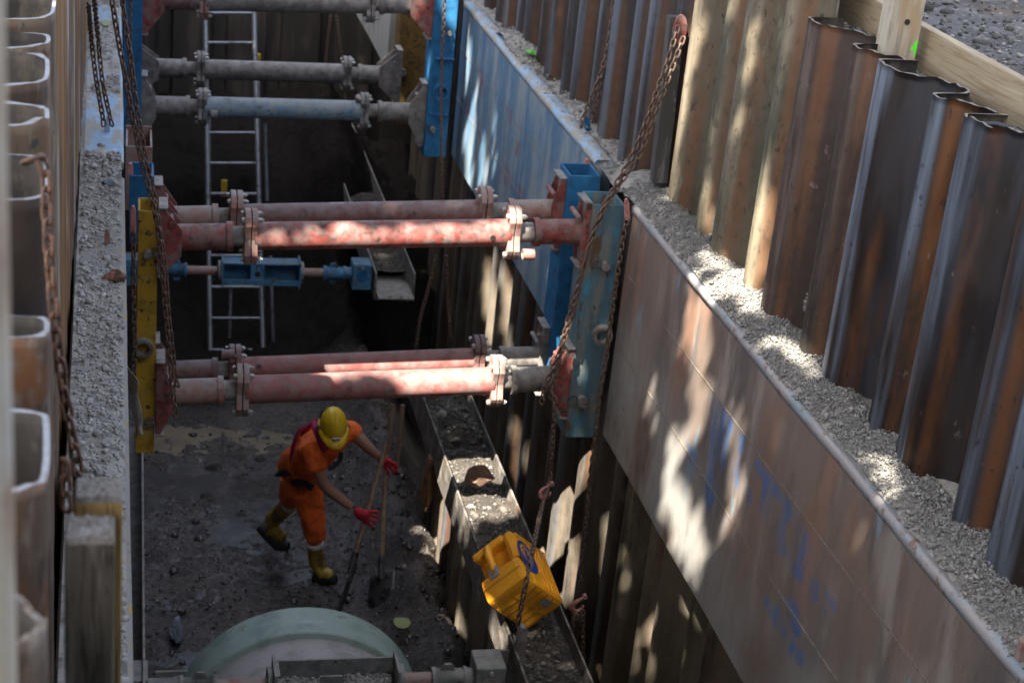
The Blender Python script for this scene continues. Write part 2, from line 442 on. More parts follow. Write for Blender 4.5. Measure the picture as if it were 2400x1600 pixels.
def stone_mat(name, a, b, c2, lo=(.0, 1.0)):
    t = NT(name)
    f = t.attr('tint')
    c = t.mix(t.ss(f, .0, .75), hexc(*a), hexc(*b))
    c = t.mix(t.ss(f, .82, .97), c, hexc(*c2))
    c = t.mix(t.math('MULTIPLY', t.ss(t.noise(60, 5, .6, 2), .48, .64), .45), c, hexc(a[0] * .7, a[1] * .7, a[2] * .7))
    t.link(c, t.b.inputs['Base Color']); t.b.inputs['Roughness'].default_value = .9
    return t.m


M['gravel'] = stone_mat('grey_crushed_gravel', (.18, .175, .165), (.255, .245, .23), (.36, .34, .315))
M['gravel_pale'] = stone_mat('dusty_pale_gravel', (.27, .255, .235), (.40, .385, .36), (.52, .50, .47))
M['gravel_dark'] = stone_mat('dark_ground_pebbles', (.05, .048, .046), (.14, .135, .13), (.34, .31, .28))
M['gravel_wet'] = stone_mat('wet_dark_pebbles', (.03, .025, .022), (.09, .078, .07), (.22, .20, .19))
M['gravel_wet'].node_tree.nodes['Principled BSDF'].inputs['Roughness'].default_value = .14
M['gravel_mud'] = stone_mat('muddy_rubble', (.045, .040, .036), (.13, .115, .10), (.30, .27, .23))
M['soil_grey'] = mat('dry_grey_sandy_soil', (.34, .315, .275), [
    dict(col=(.16, .15, .135), scale=14, lo=.45, hi=.62), dict(col=(.36, .345, .32), scale=40, lo=.55, hi=.66, seed=4)], rough=.95, bump=(45, .8, .012))
M['soil_dark'] = mat('dark_earth', (.045, .038, .031), [
    dict(col=(.09, .075, .06), scale=9, lo=.48, hi=.64), dict(col=(.20, .17, .14), scale=50, lo=.62, hi=.69, seed=3)], rough=.95, bump=(26, .9, .03))
M['ground'] = mat('gravelly_dark_ground', (.10, .098, .096), [
    dict(col=(.055, .053, .052), scale=2.5, lo=.44, hi=.6), dict(col=(.26, .25, .24), scale=28, lo=.58, hi=.66, seed=3),
    dict(col=(.11, .08, .05), scale=1.1, lo=.56, hi=.66, seed=5)], rough=.95, bump=(30, .9, .02))
M['rock_brown'] = mat('brown_red_rock', (.16, .095, .065), [
    dict(col=(.32, .14, .09), scale=9, lo=.52, hi=.64), dict(col=(.22, .19, .16), scale=18, lo=.56, hi=.68, seed=4)], rough=.9, bump=(30, .7, .01))
M['rock_grey'] = mat('blue_grey_rock', (.15, .17, .20), [dict(col=(.24, .26, .29), scale=12, lo=.5, hi=.66)], rough=.75, bump=(30, .5, .008))
M['clay'] = mat('orange_brown_clay', (.26, .14, .06), [dict(col=(.10, .06, .03), scale=12, lo=.5, hi=.62)], rough=.95, bump=(25, .9, .02))
M['water_film'] = mat('dark_muddy_water_film', (.03, .025, .022), [dict(col=(.07, .06, .055), scale=6, lo=.45, hi=.65)], rough=.09, bump=(34, .5, .012))
M['puddle'] = mat('muddy_brown_water', (.215, .175, .125), [dict(col=(.17, .14, .10), scale=4, lo=.4, hi=.65)], rough=.12, bump=(6, .03, .01))
M['pipe_green'] = mat('sea_green_pipe_collar', (.31, .395, .35), [
    dict(col=(.21, .29, .255), scale=(5, 5, 5), lo=.45, hi=.65), dict(col=(.22, .21, .17), scale=11, lo=.6, hi=.7, seed=3),
    dict(col=(.36, .46, .42), scale=(4, 9, 4), lo=.58, hi=.7, seed=5)], rough=.55, bump=(30, .2, .004))
M['pipe_grey'] = mat('grey_concrete_pipe', (.38, .36, .355), [
    dict(col=(.28, .26, .25), scale=5, lo=.45, hi=.65), dict(col=(.40, .40, .41), scale=(2.2, 7, 2.2), lo=.55, hi=.72, seed=3, dist=1.5),
    dict(col=(.08, .07, .06), scale=45, lo=.69, hi=.73, seed=6)], rough=.7, bump=(40, .2, .004))
M['case'] = mat('amber_yellow_plastic', (.84, .37, .022), [
    dict(col=(.66, .26, .02), scale=5, lo=.45, hi=.7), dict(col=(.35, .2, .06), scale=25, lo=.68, hi=.74, seed=3)], rough=.38)
M['case_line'] = mat('grimy_seam', (.30, .15, .02), rough=.7)
M['logo'] = mat('cobalt_print', (.015, .05, .27), rough=.5)
M['latch'] = mat('grey_latch', (.22, .23, .25), rough=.5)
M['skin'] = mat('tanned_skin', (.30, .155, .105), [dict(col=(.24, .11, .075), scale=14, lo=.45, hi=.65)], rough=.55)
M['hivis'] = mat('orange_work_cloth', (.90, .16, .022), [
    dict(col=(.60, .085, .012), scale=9, lo=.45, hi=.62, dist=.6), dict(col=(.30, .09, .03), scale=14, lo=.64, hi=.74, seed=5, op=.6)], rough=.85, bump=(16, .7, .02))
M['helmet'] = mat('yellow_helmet_plastic', (.72, .47, .015), [dict(col=(.50, .30, .01), scale=18, lo=.55, hi=.7)], rough=.28)
M['boot'] = mat('muddy_yellow_rubber', (.34, .22, .025), [
    dict(col=(.10, .075, .03), scale=14, lo=.48, hi=.62), dict(col=(.52, .36, .03), scale=8, lo=.58, hi=.68, seed=3)], rough=.5)
M['sole'] = mat('muddy_black_sole', (.02, .017, .014), rough=.6)
M['glove'] = mat('red_knit_glove', (.50, .018, .035), [dict(col=(.30, .012, .025), scale=40, lo=.5, hi=.62)], rough=.8)
M['glove_palm'] = mat('dark_blue_dipped_rubber', (.03, .045, .08), rough=.6)
M['strap_pink'] = mat('magenta_webbing', (.38, .015, .10), rough=.7)
M['strap_black'] = mat('black_webbing', (.02, .021, .026), rough=.7)
M['buckle'] = mat('grey_buckle_plate', (.42, .42, .43), rough=.45)
M['hair'] = mat('dark_hair', (.02, .015, .012), rough=.7)
M['eye'] = mat('eye_white', (.6, .6, .58), rough=.3)
M['reflect'] = mat('grey_reflective_tape', (.62, .60, .58), rough=.5)
M['shaft'] = mat('worn_ash_shaft', (.24, .17, .11), [dict(col=(.15, .10, .07), scale=(30, 30, 6), lo=.48, hi=.62)], rough=.7)
M['spade'] = mat('muddy_spade_steel', (.13, .13, .14), [dict(col=(.04, .033, .03), scale=18, lo=.48, hi=.6)], rough=.35, metal=.6)
M['leaf'] = mat('green_leaf', (.06, .11, .03), [dict(col=(.10, .16, .04), scale=3, lo=.4, hi=.6)], rough=.6)
M['leaf_fallen'] = mat('yellow_green_fallen_leaf', (.24, .27, .10), rough=.6)
M['leaf_green'] = mat('fresh_green_leaf', (.12, .40, .03), rough=.6)
M['bark'] = mat('grey_bark', (.12, .10, .08), [dict(col=(.06, .05, .04), scale=(12, 12, 3), lo=.45, hi=.6)], rough=.9, bump=((20, 20, 5), .8, .02))
M['rubber'] = mat('black_hose_rubber', (.02, .022, .026), rough=.5)
M['cloth_rag'] = mat('grey_dirty_fabric', (.27, .24, .20), [dict(col=(.17, .15, .12), scale=(60, 60, 8), lo=.48, hi=.62)], rough=.95)
M['level'] = mat('yellow_tool_paint', (.60, .40, .03), rough=.5)

# ------------------------------------------------------------------ generic shape helpers
def chaikin(p, n=2):
    for _ in range(n):
        q = [p[0]]
        for a, b in zip(p[:-1], p[1:]):
            a, b = np.array(a), np.array(b)
            q += [tuple(a * .78 + b * .22), tuple(a * .22 + b * .78)]
        q.append(p[-1]); p = q
    return p


def arc_resample(pts, step):
    pts = [Vector(p) for p in pts]
    out = [pts[0]]; acc = 0.0
    for a, b in zip(pts[:-1], pts[1:]):
        L = (b - a).length
        t = step - acc
        while t <= L:
            out.append(a.lerp(b, t / L)); t += step
        acc = (acc + L) % step
    return out


def smooth_path(pts, n=8):
    """Catmull-Rom through points"""
    P = [Vector(p) for p in pts]
    P = [P[0] * 2 - P[1]] + P + [P[-1] * 2 - P[-2]]
    out = []
    for i in range(1, len(P) - 2):
        for k in range(n):
            t = k / n
            a, b, c, d = P[i - 1], P[i], P[i + 1], P[i + 2]
            out.append(.5 * ((2 * b) + (c - a) * t + (2 * a - 5 * b + 4 * c - d) * t * t + (3 * b - a - 3 * c + d) * t ** 3))
    out.append(P[-2])
    return out


def chain_mesh(mb, pts, pitch=.039, wr=.0059, hw=.0128, na=14, nr=6, jitter=.25):
    path = arc_resample(smooth_path(pts), pitch)
    hl = pitch / 2 + wr * .9 - hw * 0 - .0
    for i in range(len(path) - 1):
        a, b = path[i], path[i + 1]
        d = (b - a).normalized(); c = (a + b) / 2
        ref = Vector((0, 1, 0)) if abs(d.y) < .9 else Vector((1, 0, 0))
        u = (ref - d * ref.dot(d)).normalized(); w = d.cross(u)
        ang = (math.pi / 4 if i % 2 else -math.pi / 4) + random.uniform(-jitter, jitter)
        s_ = u * math.cos(ang) + w * math.sin(ang); n_ = d.cross(s_)
        straight = max(.001, hl - hw)
        loop = []
        for k in range(na):
            t = 2 * math.pi * k / na
            x = math.cos(t) * hw; y = math.sin(t) * hw + (straight if math.sin(t) >= 0 else -straight)
            loop.append((c + s_ * x + d * y, (s_ * math.cos(t) + d * math.sin(t))))
        vs, fs = [], []
        for p, o in loop:
            for k in range(nr):
                t = 2 * math.pi * k / nr
                vs.append(p + o * math.cos(t) * wr + n_ * math.sin(t) * wr)
        for k in range(na):
            for j in range(nr):
                fs.append((k * nr + j, ((k + 1) % na) * nr + j, ((k + 1) % na) * nr + (j + 1) % nr, k * nr + (j + 1) % nr))
        mb.add(vs, fs, True)
    return mb


def make_chain(paths, label, material='chain', group=None, hooks=(), **kw):
    o = paths[0][0]
    root = thing('lifting_chain', label, 'chain', tuple(o), group)
    for p in paths:
        mb = MB(); chain_mesh(mb, p, **kw); mb.build('strand', M[material], root)
    for h in hooks:
        hb = MB()
        p, sc = Vector(h[0]), h[1]
        tilt = h[2] if len(h) > 2 else .35
        pts = []
        for k in range(13):
            t = k / 12 * math.pi * 1.3 - .35
            pts.append((math.cos(t + math.pi) * .6, -math.sin(t) * .75 - .3))
        pts = [(-.15, 1.15), (-.35, .5)] + pts
        ca, sa = math.cos(tilt), math.sin(tilt)
        P3 = [p + Vector(((x * ca - y * sa) * sc, 0, (x * sa + y * ca) * sc)) for x, y in pts]
        hb.tube(P3, [sc * (.17 + .16 * math.sin(min(1, i / 12) * math.pi)) for i in range(len(P3))], 8)
        hb.tube([P3[0] + Vector((0, -.3 * sc, .0)), P3[0] + Vector((0, .3 * sc, 0))], sc * .27, 10)
        hb.build('hook', M['hook'], root)
    return root


_ICO = None


def ico(sub):
    bm = bmesh.new(); bmesh.ops.create_icosphere(bm, subdivisions=sub, radius=1.0)
    v = np.array([p.co[:] for p in bm.verts]); f = np.array([[q.index for q in p.verts] for p in bm.faces]); bm.free()
    return v, f


ICO1 = ico(1)
ICO3 = ico(3)


def stones(name, pts, sizes, material, parent=None, flatten=.75):
    """many angular pebbles as one loose mass"""
    v0, f0 = ICO1
    n, k = len(pts), len(v0)
    pts = np.asarray(pts, float); sizes = np.asarray(sizes, float)
    V = np.repeat(v0[None], n, 0) * (1 + rng.uniform(-.32, .32, (n, k, 1)))
    V *= (sizes[:, None] * rng.uniform(.6, 1.25, (n, 3)))[:, None, :] * np.array([1, 1, flatten])
    a = rng.uniform(0, 6.28, n); tl = rng.normal(0, .35, n)
    ca, sa, ct, st = np.cos(a), np.sin(a), np.cos(tl), np.sin(tl)
    x, y, z = V[..., 0], V[..., 1], V[..., 2]
    y, z = y * ct[:, None] - z * st[:, None], y * st[:, None] + z * ct[:, None]
    x, y = x * ca[:, None] - y * sa[:, None], x * sa[:, None] + y * ca[:, None]
    V = np.stack([x, y, z], -1) + pts[:, None, :]
    Fc = (f0[None] + (np.arange(n) * k)[:, None, None]).reshape(-1, 3)
    V = V.reshape(-1, 3)
    if parent is not None: V = V - np.array(parent['_o'])
    me = bpy.data.meshes.new(name)
    me.vertices.add(len(V)); me.vertices.foreach_set('co', V.astype(np.float32).ravel())
    me.loops.add(len(Fc) * 3); me.loops.foreach_set('vertex_index', Fc.astype(np.int32).ravel())
    me.polygons.add(len(Fc)); me.polygons.foreach_set('loop_start', np.arange(0, len(Fc) * 3, 3, dtype=np.int32))
    me.update(calc_edges=True); me.validate()
    at_ = me.attributes.new('tint', 'FLOAT', 'POINT'); at_.data.foreach_set('value', np.repeat(rng.random(n), k).astype(np.float32))
    me.materials.append(M[material])
    ob = bpy.data.objects.new(name, me); COL.objects.link(ob)
    if parent is not None: ob.parent = parent
    return ob


def rock(name, c, size, material, label=None, cat='rock', seed=1, rot=0., parent=None, group=None):
    v0, f0 = ICO3
    V = []
    cuts = [Vector((random.uniform(-1, 1), random.uniform(-1, 1), random.uniform(-.6, 1))).normalized() for _ in range(9)]
    for p in v0:
        q = Vector(p)
        r = 1.0
        for cu in cuts:
            dd = q.dot(cu)
            if dd > .62: r = min(r, .62 / dd)
        r += .06 * mnoise.noise(q * 3.1 + Vector((seed, 0, 0)))
        q = q * r
        x, y = q.x * math.cos(rot) - q.y * math.sin(rot), q.x * math.sin(rot) + q.y * math.cos(rot)
        V.append((c[0] + x * size[0], c[1] + y * size[1], c[2] + q.z * size[2]))
    mb = MB(); mb.add(V, [tuple(map(int, f)) for f in f0], False)
    o = mb.build(name, M[material], parent)
    if label: tag(o, label, cat, group)
    return o


def fbm(x, y, z=0., o=5):
    return mnoise.fractal(Vector((x, y, z)), 1.0, 2.0, o)


def soil_strip(name, xs, ys, zf, material, parent=None, smooth=True):
    """height-field patch: xs(u,y) given as arrays"""
    nx, ny = len(xs), len(ys)
    V = np.array([[x if not callable(x) else x(y), y, zf((x if not callable(x) else x(y)), y)] for y in ys for x in xs])
    return grid_np(name, V, nx, ny, M[material], parent, smooth=smooth)


def inpoly(px, py, poly):
    c = np.zeros(px.shape, bool); n = len(poly)
    for i in range(n):
        x1, y1 = poly[i]; x2, y2 = poly[(i + 1) % n]
        cond = ((y1 > py) != (y2 > py))
        with np.errstate(divide='ignore', invalid='ignore'):
            c ^= cond & (px < (x2 - x1) * (py - y1) / (y2 - y1 + 1e-12) + x1)
    return c


# ------------------------------------------------------------------ sheet piles
PROF = [(0, .19), (.004, .02), (.02, .0), (.10, -.008), (.18, .02), (.25, .10), (.32, .165), (.43, .19), (.52, .185),
        (.533, .035), (.55, .002), (.61, .0), (.665, .04), (.71, .10), (.76, .15), (.80, .155)]


def pile_mesh(name, y0, z0, z1, xf, sx, material, parent=None, stretch=1.0, thick=.012, edge='cut_dull', rough_top=0., prof=PROF, notch=None):
    """one trench sheet: profile from its far edge y0 towards the camera, front at xf(y); sx=+1 back lies at +x, -1 at -x"""
    P = chaikin([(a * stretch, b) for a, b in prof], 2)
    P = [np.array(p) for p in P]
    n = len(P)
    nor = []
    for i in range(n):
        d = P[min(n - 1, i + 1)] - P[max(0, i - 1)]; d /= np.linalg.norm(d) + 1e-9
        nor.append(np.array([-d[1], d[0]]))
    zs = list(np.linspace(z0, z1 - .03, 9)) + [z1]
    nz = len(zs)
    vs, fs, cr, ru, lowz = [], [], [], [], []
    tot = P[-1][0]
    for side in (0, 1):
        for j, z in enumerate(zs):
            for i in range(n):
                s, d = P[i] + (nor[i] * thick if side else 0)
                y = y0 - s
                zz = z
                if j >= nz - 2 and rough_top > 0: zz += rough_top * mnoise.noise(Vector((s * 22, y0, 3.3))) + rough_top * .5 * mnoise.noise(Vector((s * 70, y0, 1.3)))
                vs.append((xf(y) + sx * d, y, zz))
                q = s / stretch
                # rust gathers at the bends of the sheet
                r = max(math.exp(-((q - .20) / .05) ** 2), math.exp(-((q - .545) / .02) ** 2), math.exp(-((q - .68) / .05) ** 2), math.exp(-((q - .01) / .02) ** 2) * .8)
                ru.append(r)
                cr.append(max(0, min(1, 1 - d / .05)))  # pale crest, darker trough: coating tone plus painted sky exposure
                lowz.append(max(0, min(1, (1.75 + .5 * mnoise.noise(Vector((y * 2.3, 1, 5))) - z) / .9)))  # mask for the painted lightening low on the sheets
    o = nz * n
    for j in range(nz - 1):
        for i in range(n - 1):
            a, b, c, d = j * n + i, j * n + i + 1, (j + 1) * n + i + 1, (j + 1) * n + i
            fs.append((a, b, c, d) if sx < 0 else (d, c, b, a)); fs.append((o + d, o + c, o + b, o + a) if sx < 0 else (o + a, o + b, o + c, o + d))
    nb = len(fs)
    for i in range(n - 1):
        a = (nz - 1) * n + i
        fs.append((a, a + 1, o + a + 1, o + a))
    for i in (0, n - 1):
        for j in range(nz - 1):
            a = j * n + i; b = (j + 1) * n + i
            fs.append((a, b, o + b, o + a))
    mb = MB(); mb.v = vs; mb.f = fs; mb.sm = [True] * nb + [False] * (len(fs) - nb)
    ob = mb.build(name, M[material], parent, attr={'rusty': ru, 'low': lowz, 'crest': cr})
    ob.data.materials.append(M[edge]); ob.data.materials.append(M['soil_side'])
    mi = [0, 2] * (nb // 2) + [1] * (len(fs) - nb)
    ob.data.polygons.foreach_set('material_index', mi)
    return ob


ORD = ['first', 'second', 'third', 'fourth', 'fifth', 'sixth', 'seventh', 'eighth', 'ninth', 'tenth', 'eleventh', 'twelfth', 'thirteenth', 'fourteenth', 'fifteenth', 'sixteenth', 'seventeenth', 'eighteenth', 'nineteenth', 'twentieth']

XR = 3.08
i0 = 0
left_of_post = 0; right_of_post = 0
ys = [5.72 + .825 * k for k in range(-3, 16)]
for k, y0 in zip(range(-3, 16), ys):
    if y0 < 4.4: kind, zt, desc = 'pile_moss', 4.56, 'olive brown'
    elif y0 < 6.6: kind, zt, desc = 'pile_blue', 4.54, 'blue grey and orange rust'
    elif y0 < 7.6: kind, zt, desc = 'pile_brown', 4.54, 'dark rust brown'
    elif y0 < 9.6: kind, zt, desc = 'pile_moss', 5.1, 'tall moss stained ochre'
    else: kind, zt, desc = 'pile_dark', 5.0, 'dark slate and rust'
    if y0 == ys[3]: lab = 'blue grey and rust sheet pile standing in front of the near end of the plank rail'
    o = pile_mesh('sheet_pile', y0, -.85, zt, lambda y: XR, 1, kind, rough_top=.012 if zt < 4.9 else .0)
    if 7.3 < y0 < 7.5: lab = 'dark rust brown sheet pile left of the timber stake, topmost hole in its face'
    elif y0 > 7.5:
        left_of_post += 1
        lab = f'{desc} sheet pile, {ORD[left_of_post - 1]} beyond the dark rust brown one'
    else:
        lab = f'{desc} sheet pile, {ORD[max(0, round((6.545 - y0) / .825))]} on the near side of the timber stake'
    tag(o, lab, 'sheet pile', 'sheet piles of the right trench wall')

# left wall
xl = lambda y: -.125 - .0165 * y
PROF_L = [(0, .2), (.01, .04), (.03, .005), (.07, 0), (.28, 0), (.33, .02), (.36, .08), (.38, .19), (.55, .2), (.56, .06), (.58, .005), (.62, 0), (.70, .0), (.74, .04), (.77, .12), (.80, .15)]
WIDE = [(0, .22), (.01, .05), (.03, .01), (.06, 0), (.30, 0), (.34, .02), (.37, .06), (.39, .22)]
SLIM = [(0, .22), (.01, .04), (.03, .0), (.13, 0), (.15, .03), (.165, .22)]
LEFT = [(3.07, 4.55, 'pile_near', WIDE, .98, 'cut_edge', .008, 'mottled brown sheet pile with bright cut top left of the grey timber'),
        (3.56, 4.55, 'pile_near', SLIM, 1.0, 'cut_edge', .014, 'narrow mottled sheet pile with bright ragged cut top, chain passing beside it'),
        (4.12, 4.74, 'pile_brown', WIDE, 1.0, 'cut_edge', .006, 'brown sheet pile with the rusty chain hung over its top'),
        (5.10, 4.75, 'pile_left', PROF_L, 1.0, 'cut_edge', .012, 'pale rusting sheet pile just beyond the chain draped one'),
        (5.92, 4.75, 'pile_left', PROF_L, 1.0, 'cut_edge', .008, 'pale rusting sheet pile with hooked top lip on the left wall')]
for k in range(15):
    LEFT.append((6.76 + .84 * k, 4.78, 'pile_orange' if k % 3 != 2 else 'pile_left', PROF_L, 1.0, 'cut_dull', 0., f'rust streaked sheet pile of the left wall, {ORD[k]} beyond the hooked one'))
xlp = lambda y: -.012 - .0445 * y if y < 5.2 else -.2434 - .0105 * (y - 5.2)
for y0, zt, mt, pf, st, e, rt, lab in LEFT:
    o = pile_mesh('sheet_pile', y0, -.85 if y0 > 4 else 2.0, zt, xlp, -1, mt, stretch=st, edge=e, rough_top=rt, prof=pf)
    tag(o, lab, 'sheet pile', 'sheet piles of the left trench wall')
o = pile_mesh('sheet_pile', 2.44, 2.2, 4.53, xlp, -1, 'pile_near', stretch=.98, edge='cut_dull', rough_top=.03,
              prof=[(0, .2), (.03, .06), (.08, .015), (.14, .0), (.19, .03), (.22, .1), (.23, .2)])
tag(o, 'brown sheet pile with a rough rounded top at the bottom left corner', 'sheet pile', 'sheet piles of the left trench wall')

# short sheets under the right channel beam
for k in range(9):
    y0 = 7.6 + .42 * k + .3
    o = pile_mesh('trench_sheet', y0, -.75, .50, lambda y: 2.21, 1, ['pile_dark', 'pile_moss', 'pile_dark', 'pile_brown'][k % 4], stretch=.5,
                  prof=[(0, .06), (.02, .0), (.16, .0), (.26, .07), (.5, .08), (.6, .0), (.72, .0), (.8, .06)])
    tag(o, f'short trench sheet under the right channel beam, {ORD[k]} going away from the yellow case', 'trench sheet', 'short sheets under the channel beam')

# end wall of the trench
for k in range(6):
    x0 = -.35 + .62 * k
    mb = MB()
    mb.prism([(0, 0), (.03, .07), (.16, .08), (.19, .0), (.61, .0), (.61, .012), (.2, .015), (.17, .095), (.02, .085), (-.01, .012)][::-1],
             (x0, 19.3, 1.6), (1, 0, 0), (0, 1, 0), 5.0)
    o = mb.build('end_sheet', M['end_dark'])
    tag(o, f'dark upright sheet closing the far trench end, {ORD[k]} from the left wall', 'end sheet', 'sheets of the far end wall')


# ------------------------------------------------------------------ trench shields (boxes)
def polyattr(V, polys_uv, xplane):
    a = np.zeros(len(V))
    for poly in polys_uv:
        pp = [at(u, v, x=xplane) for u, v in poly]
        pl = [(p.y, p.z) for p in pp]
        a[inpoly(V[:, 1], V[:, 2], pl)] = 1
    return a


def blur_grid(a, nx, ny, it=2):
    g = a.reshape(ny, nx)
    for _ in range(it):
        p = np.pad(g, 1, mode='edge')
        g = (p[1:-1, 1:-1] * 2 + p[:-2, 1:-1] + p[2:, 1:-1] + p[1:-1, :-2] + p[1:-1, 2:]) / 6
    return g.ravel()


def shield(name, label, x, y0, y1, z0, z1, sx, face_mat, top_mat, polys=(), thick=.11, grey=False, step=.02, seams=(.40, .86)):
    """one trench shield panel; inner face at x, body towards sx"""
    root = thing(name, label, 'shield panel', (x, (y0 + y1) / 2, z0))
    xf = (lambda y: x) if not callable(x) else x
    nx, ny = int((y1 - y0) / step) + 1, int((z1 - z0) / step) + 1
    yy, zz = np.meshgrid(np.linspace(y0, y1, nx), np.linspace(z0, z1, ny))
    V = np.stack([np.full(yy.size, x), yy.ravel(), zz.ravel()], -1)
    V[:, 0] += np.array([.007 * mnoise.noise(Vector((3, p[1] * .9, p[2] * 1.1))) + .003 * mnoise.noise(Vector((0, p[1] * 1.5, p[2] * 2))) for p in V])
    # slightly battered upper and lower edges
    attrs = {'paint': blur_grid(polyattr(V, polys, x), nx, ny).astype(np.float32)}
    if grey: attrs['grey'] = np.clip(1 - (V[:, 2] - z0) / (z1 - z0) * 1.5 + .25 * np.sin(V[:, 1] * 1.7), 0, 1).astype(np.float32)
    else: attrs['grey'] = np.zeros(len(V), np.float32)
    if sx < 0: idx = np.arange(nx * ny).reshape(ny, nx)[:, ::-1].ravel(); V = V[idx]; attrs = {k: v[idx] for k, v in attrs.items()}
    V2 = V - np.array(root['_o'])
    i = np.arange(nx * ny).reshape(ny, nx)
    f = np.stack([i[:-1, :-1], i[1:, :-1], i[1:, 1:], i[:-1, 1:]], -1).reshape(-1, 4)
    mb = MB(); mb.v = [tuple(p) for p in V]; mb.f = [tuple(map(int, q)) for q in f]; mb.sm = [True] * len(f)
    mb.build('face_plate', M[face_mat], root, attr=attrs)
    c = MB()
    lo, hi = sorted((x + sx * .006, x + sx * thick))
    c.b2((lo, y0, z0 - .004), (hi, y1, z1 - .02))
    c.build('core', M[face_mat], root)
    # rolled top rail of the panel
    t = MB(); lo, hi = sorted((x - sx * .006, x + sx * (thick + .004)))
    n = int((y1 - y0) / .03)
    prof = [(lo, z1 - .03), (lo, z1 + .006), (lo + .014, z1 + .02), (hi - .014, z1 + .02), (hi, z1 + .006), (hi, z1 - .03)]
    vs, fs = [], []
    for k in range(n + 1):
        y = y0 + (y1 - y0) * k / n
        w = .004 * mnoise.noise(Vector((y * 1.3, z1, x))) + .002 * mnoise.noise(Vector((y * 9, z1, x)))
        vs += [(px + w * .6, y, pz + w) for px, pz in prof]
    m = len(prof)
    for k in range(n):
        for j in range(m):
            j2 = (j + 1) % m
            fs.append((k * m + j, k * m + j2, (k + 1) * m + j2, (k + 1) * m + j))
    fs += [tuple(range(m)), tuple(range(n * m, n * m + m))[::-1]]
    t.add(vs, fs, True); t.build('top_rail', M[top_mat], root)
    for q in seams:
        if z1 - q < z0 + .05: continue
        s = MB(); npt = max(8, int((y1 - y0) / .12)); vs, fs = [], []
        for k in range(npt + 1):
            y = y0 + (y1 - y0) * k / npt; w = .0035 * mnoise.noise(Vector((y * 5, q, 1))) ; hgt = .0022 + .0022 * mnoise.noise(Vector((y * 9, q, 7)))
            vs += [(x - .0035, y, z1 - q + w - hgt), (x - .0035, y, z1 - q + w + hgt), (x + .012, y, z1 - q + w + hgt), (x + .012, y, z1 - q + w - hgt)]
        for k in range(npt):
            for jj in range(4): fs.append((k * 4 + jj, k * 4 + (jj + 1) % 4, k * 4 + 4 + (jj + 1) % 4, k * 4 + 4 + jj))
        s.add(vs, fs); s.build('weld_seam', M['cut_dull'], root)
    return root


def zq(x0, y0, sc, pts): return [(x0 + a / sc, y0 + b / sc) for a, b in pts]


q1 = lambda *p: zq(1600, 900, 2.6125, p)
blue_writing = [
    q1((185, 90), (245, 100), (225, 450), (165, 520), (150, 400)), q1((160, 500), (190, 560), (200, 700), (150, 800), (130, 600)),
    q1((250, 150), (320, 260), (285, 300), (270, 500), (230, 560), (235, 300)), q1((340, 290), (380, 330), (370, 430), (335, 400)),
    q1((300, 480), (345, 420), (345, 620), (320, 640)), q1((385, 620), (430, 660), (425, 750), (390, 720)),
    q1((445, 440), (520, 530), (600, 650), (600, 715), (540, 650), (450, 545)), q1((500, 600), (545, 665), (500, 860), (445, 830)),
    q1((615, 680), (690, 780), (690, 860), (620, 790)), q1((700, 830), (770, 900), (777, 1000), (745, 1100), (720, 1220), (650, 1140), (700, 1060), (712, 950)),
    q1((598, 780), (640, 800), (622, 950), (570, 1000)), q1((570, 960), (625, 970), (662, 1040), (640, 1065), (580, 1020)),
    q1((780, 1200), (830, 1190), (822, 1330), (785, 1350)), q1((840, 1210), (880, 1250), (945, 1370), (930, 1392), (880, 1320)),
    q1((858, 1370), (888, 1390), (882, 1455), (853, 1430)), q1((620, 1290), (700, 1350), (722, 1500), (700, 1568), (640, 1450)),
    q1((480, 1270), (600, 1400), (640, 1568), (560, 1480), (520, 1380)), q1((20, 330), (80, 430), (90, 520), (40, 480)),
    q1((655, 1560), (760, 1680), (740, 1740), (640, 1640)), q1((330, 1020), (300, 1080), (320, 1110))]
q2 = lambda *p: zq(1020, 60, 3.4075, p)
red_marks = [q2((345, 330), (390, 380), (390, 620), (350, 560)), q2((235, 560), (275, 580), (280, 720), (235, 700)), q2((470, 520), (505, 550), (480, 600)),
             q2((555, 640), (615, 680), (608, 800), (575, 800), (580, 700)), q2((545, 850), (605, 860), (605, 950), (555, 930)), q2((640, 890), (695, 960), (665, 1060), (625, 1010), (655, 970)),
             q2((420, 650), (455, 690), (440, 730)), q2((330, 740), (370, 760), (360, 900), (330, 880)), q2((535, 1070), (580, 1100), (625, 1300), (590, 1320), (545, 1240)),
             q2((655, 1250), (710, 1300), (722, 1390), (640, 1400)), q2((450, 900), (500, 950), (480, 1010)), q2((510, 580), (545, 620), (530, 660))]

shield('trench_shield', 'rust brown shield panel with faded blue painted letters, nearest on the right', 2.90, 2.6, 9.06, 1.53, 3.02, 1, 'shield_rust', 'shield_top_rust', blue_writing, grey=True)
shield('trench_shield', 'worn blue shield panel with faint red marks behind the chains', 2.90, 9.95, 14.75, 1.62, 3.02, 1, 'shield_blue', 'shield_top_blue', red_marks)
shield('trench_shield', 'pale grey shield panel far back by the brown rail', 2.42, 15.9, 19.0, 2.10, 3.6, 1, 'shield_pale', 'shield_pale', step=.1)
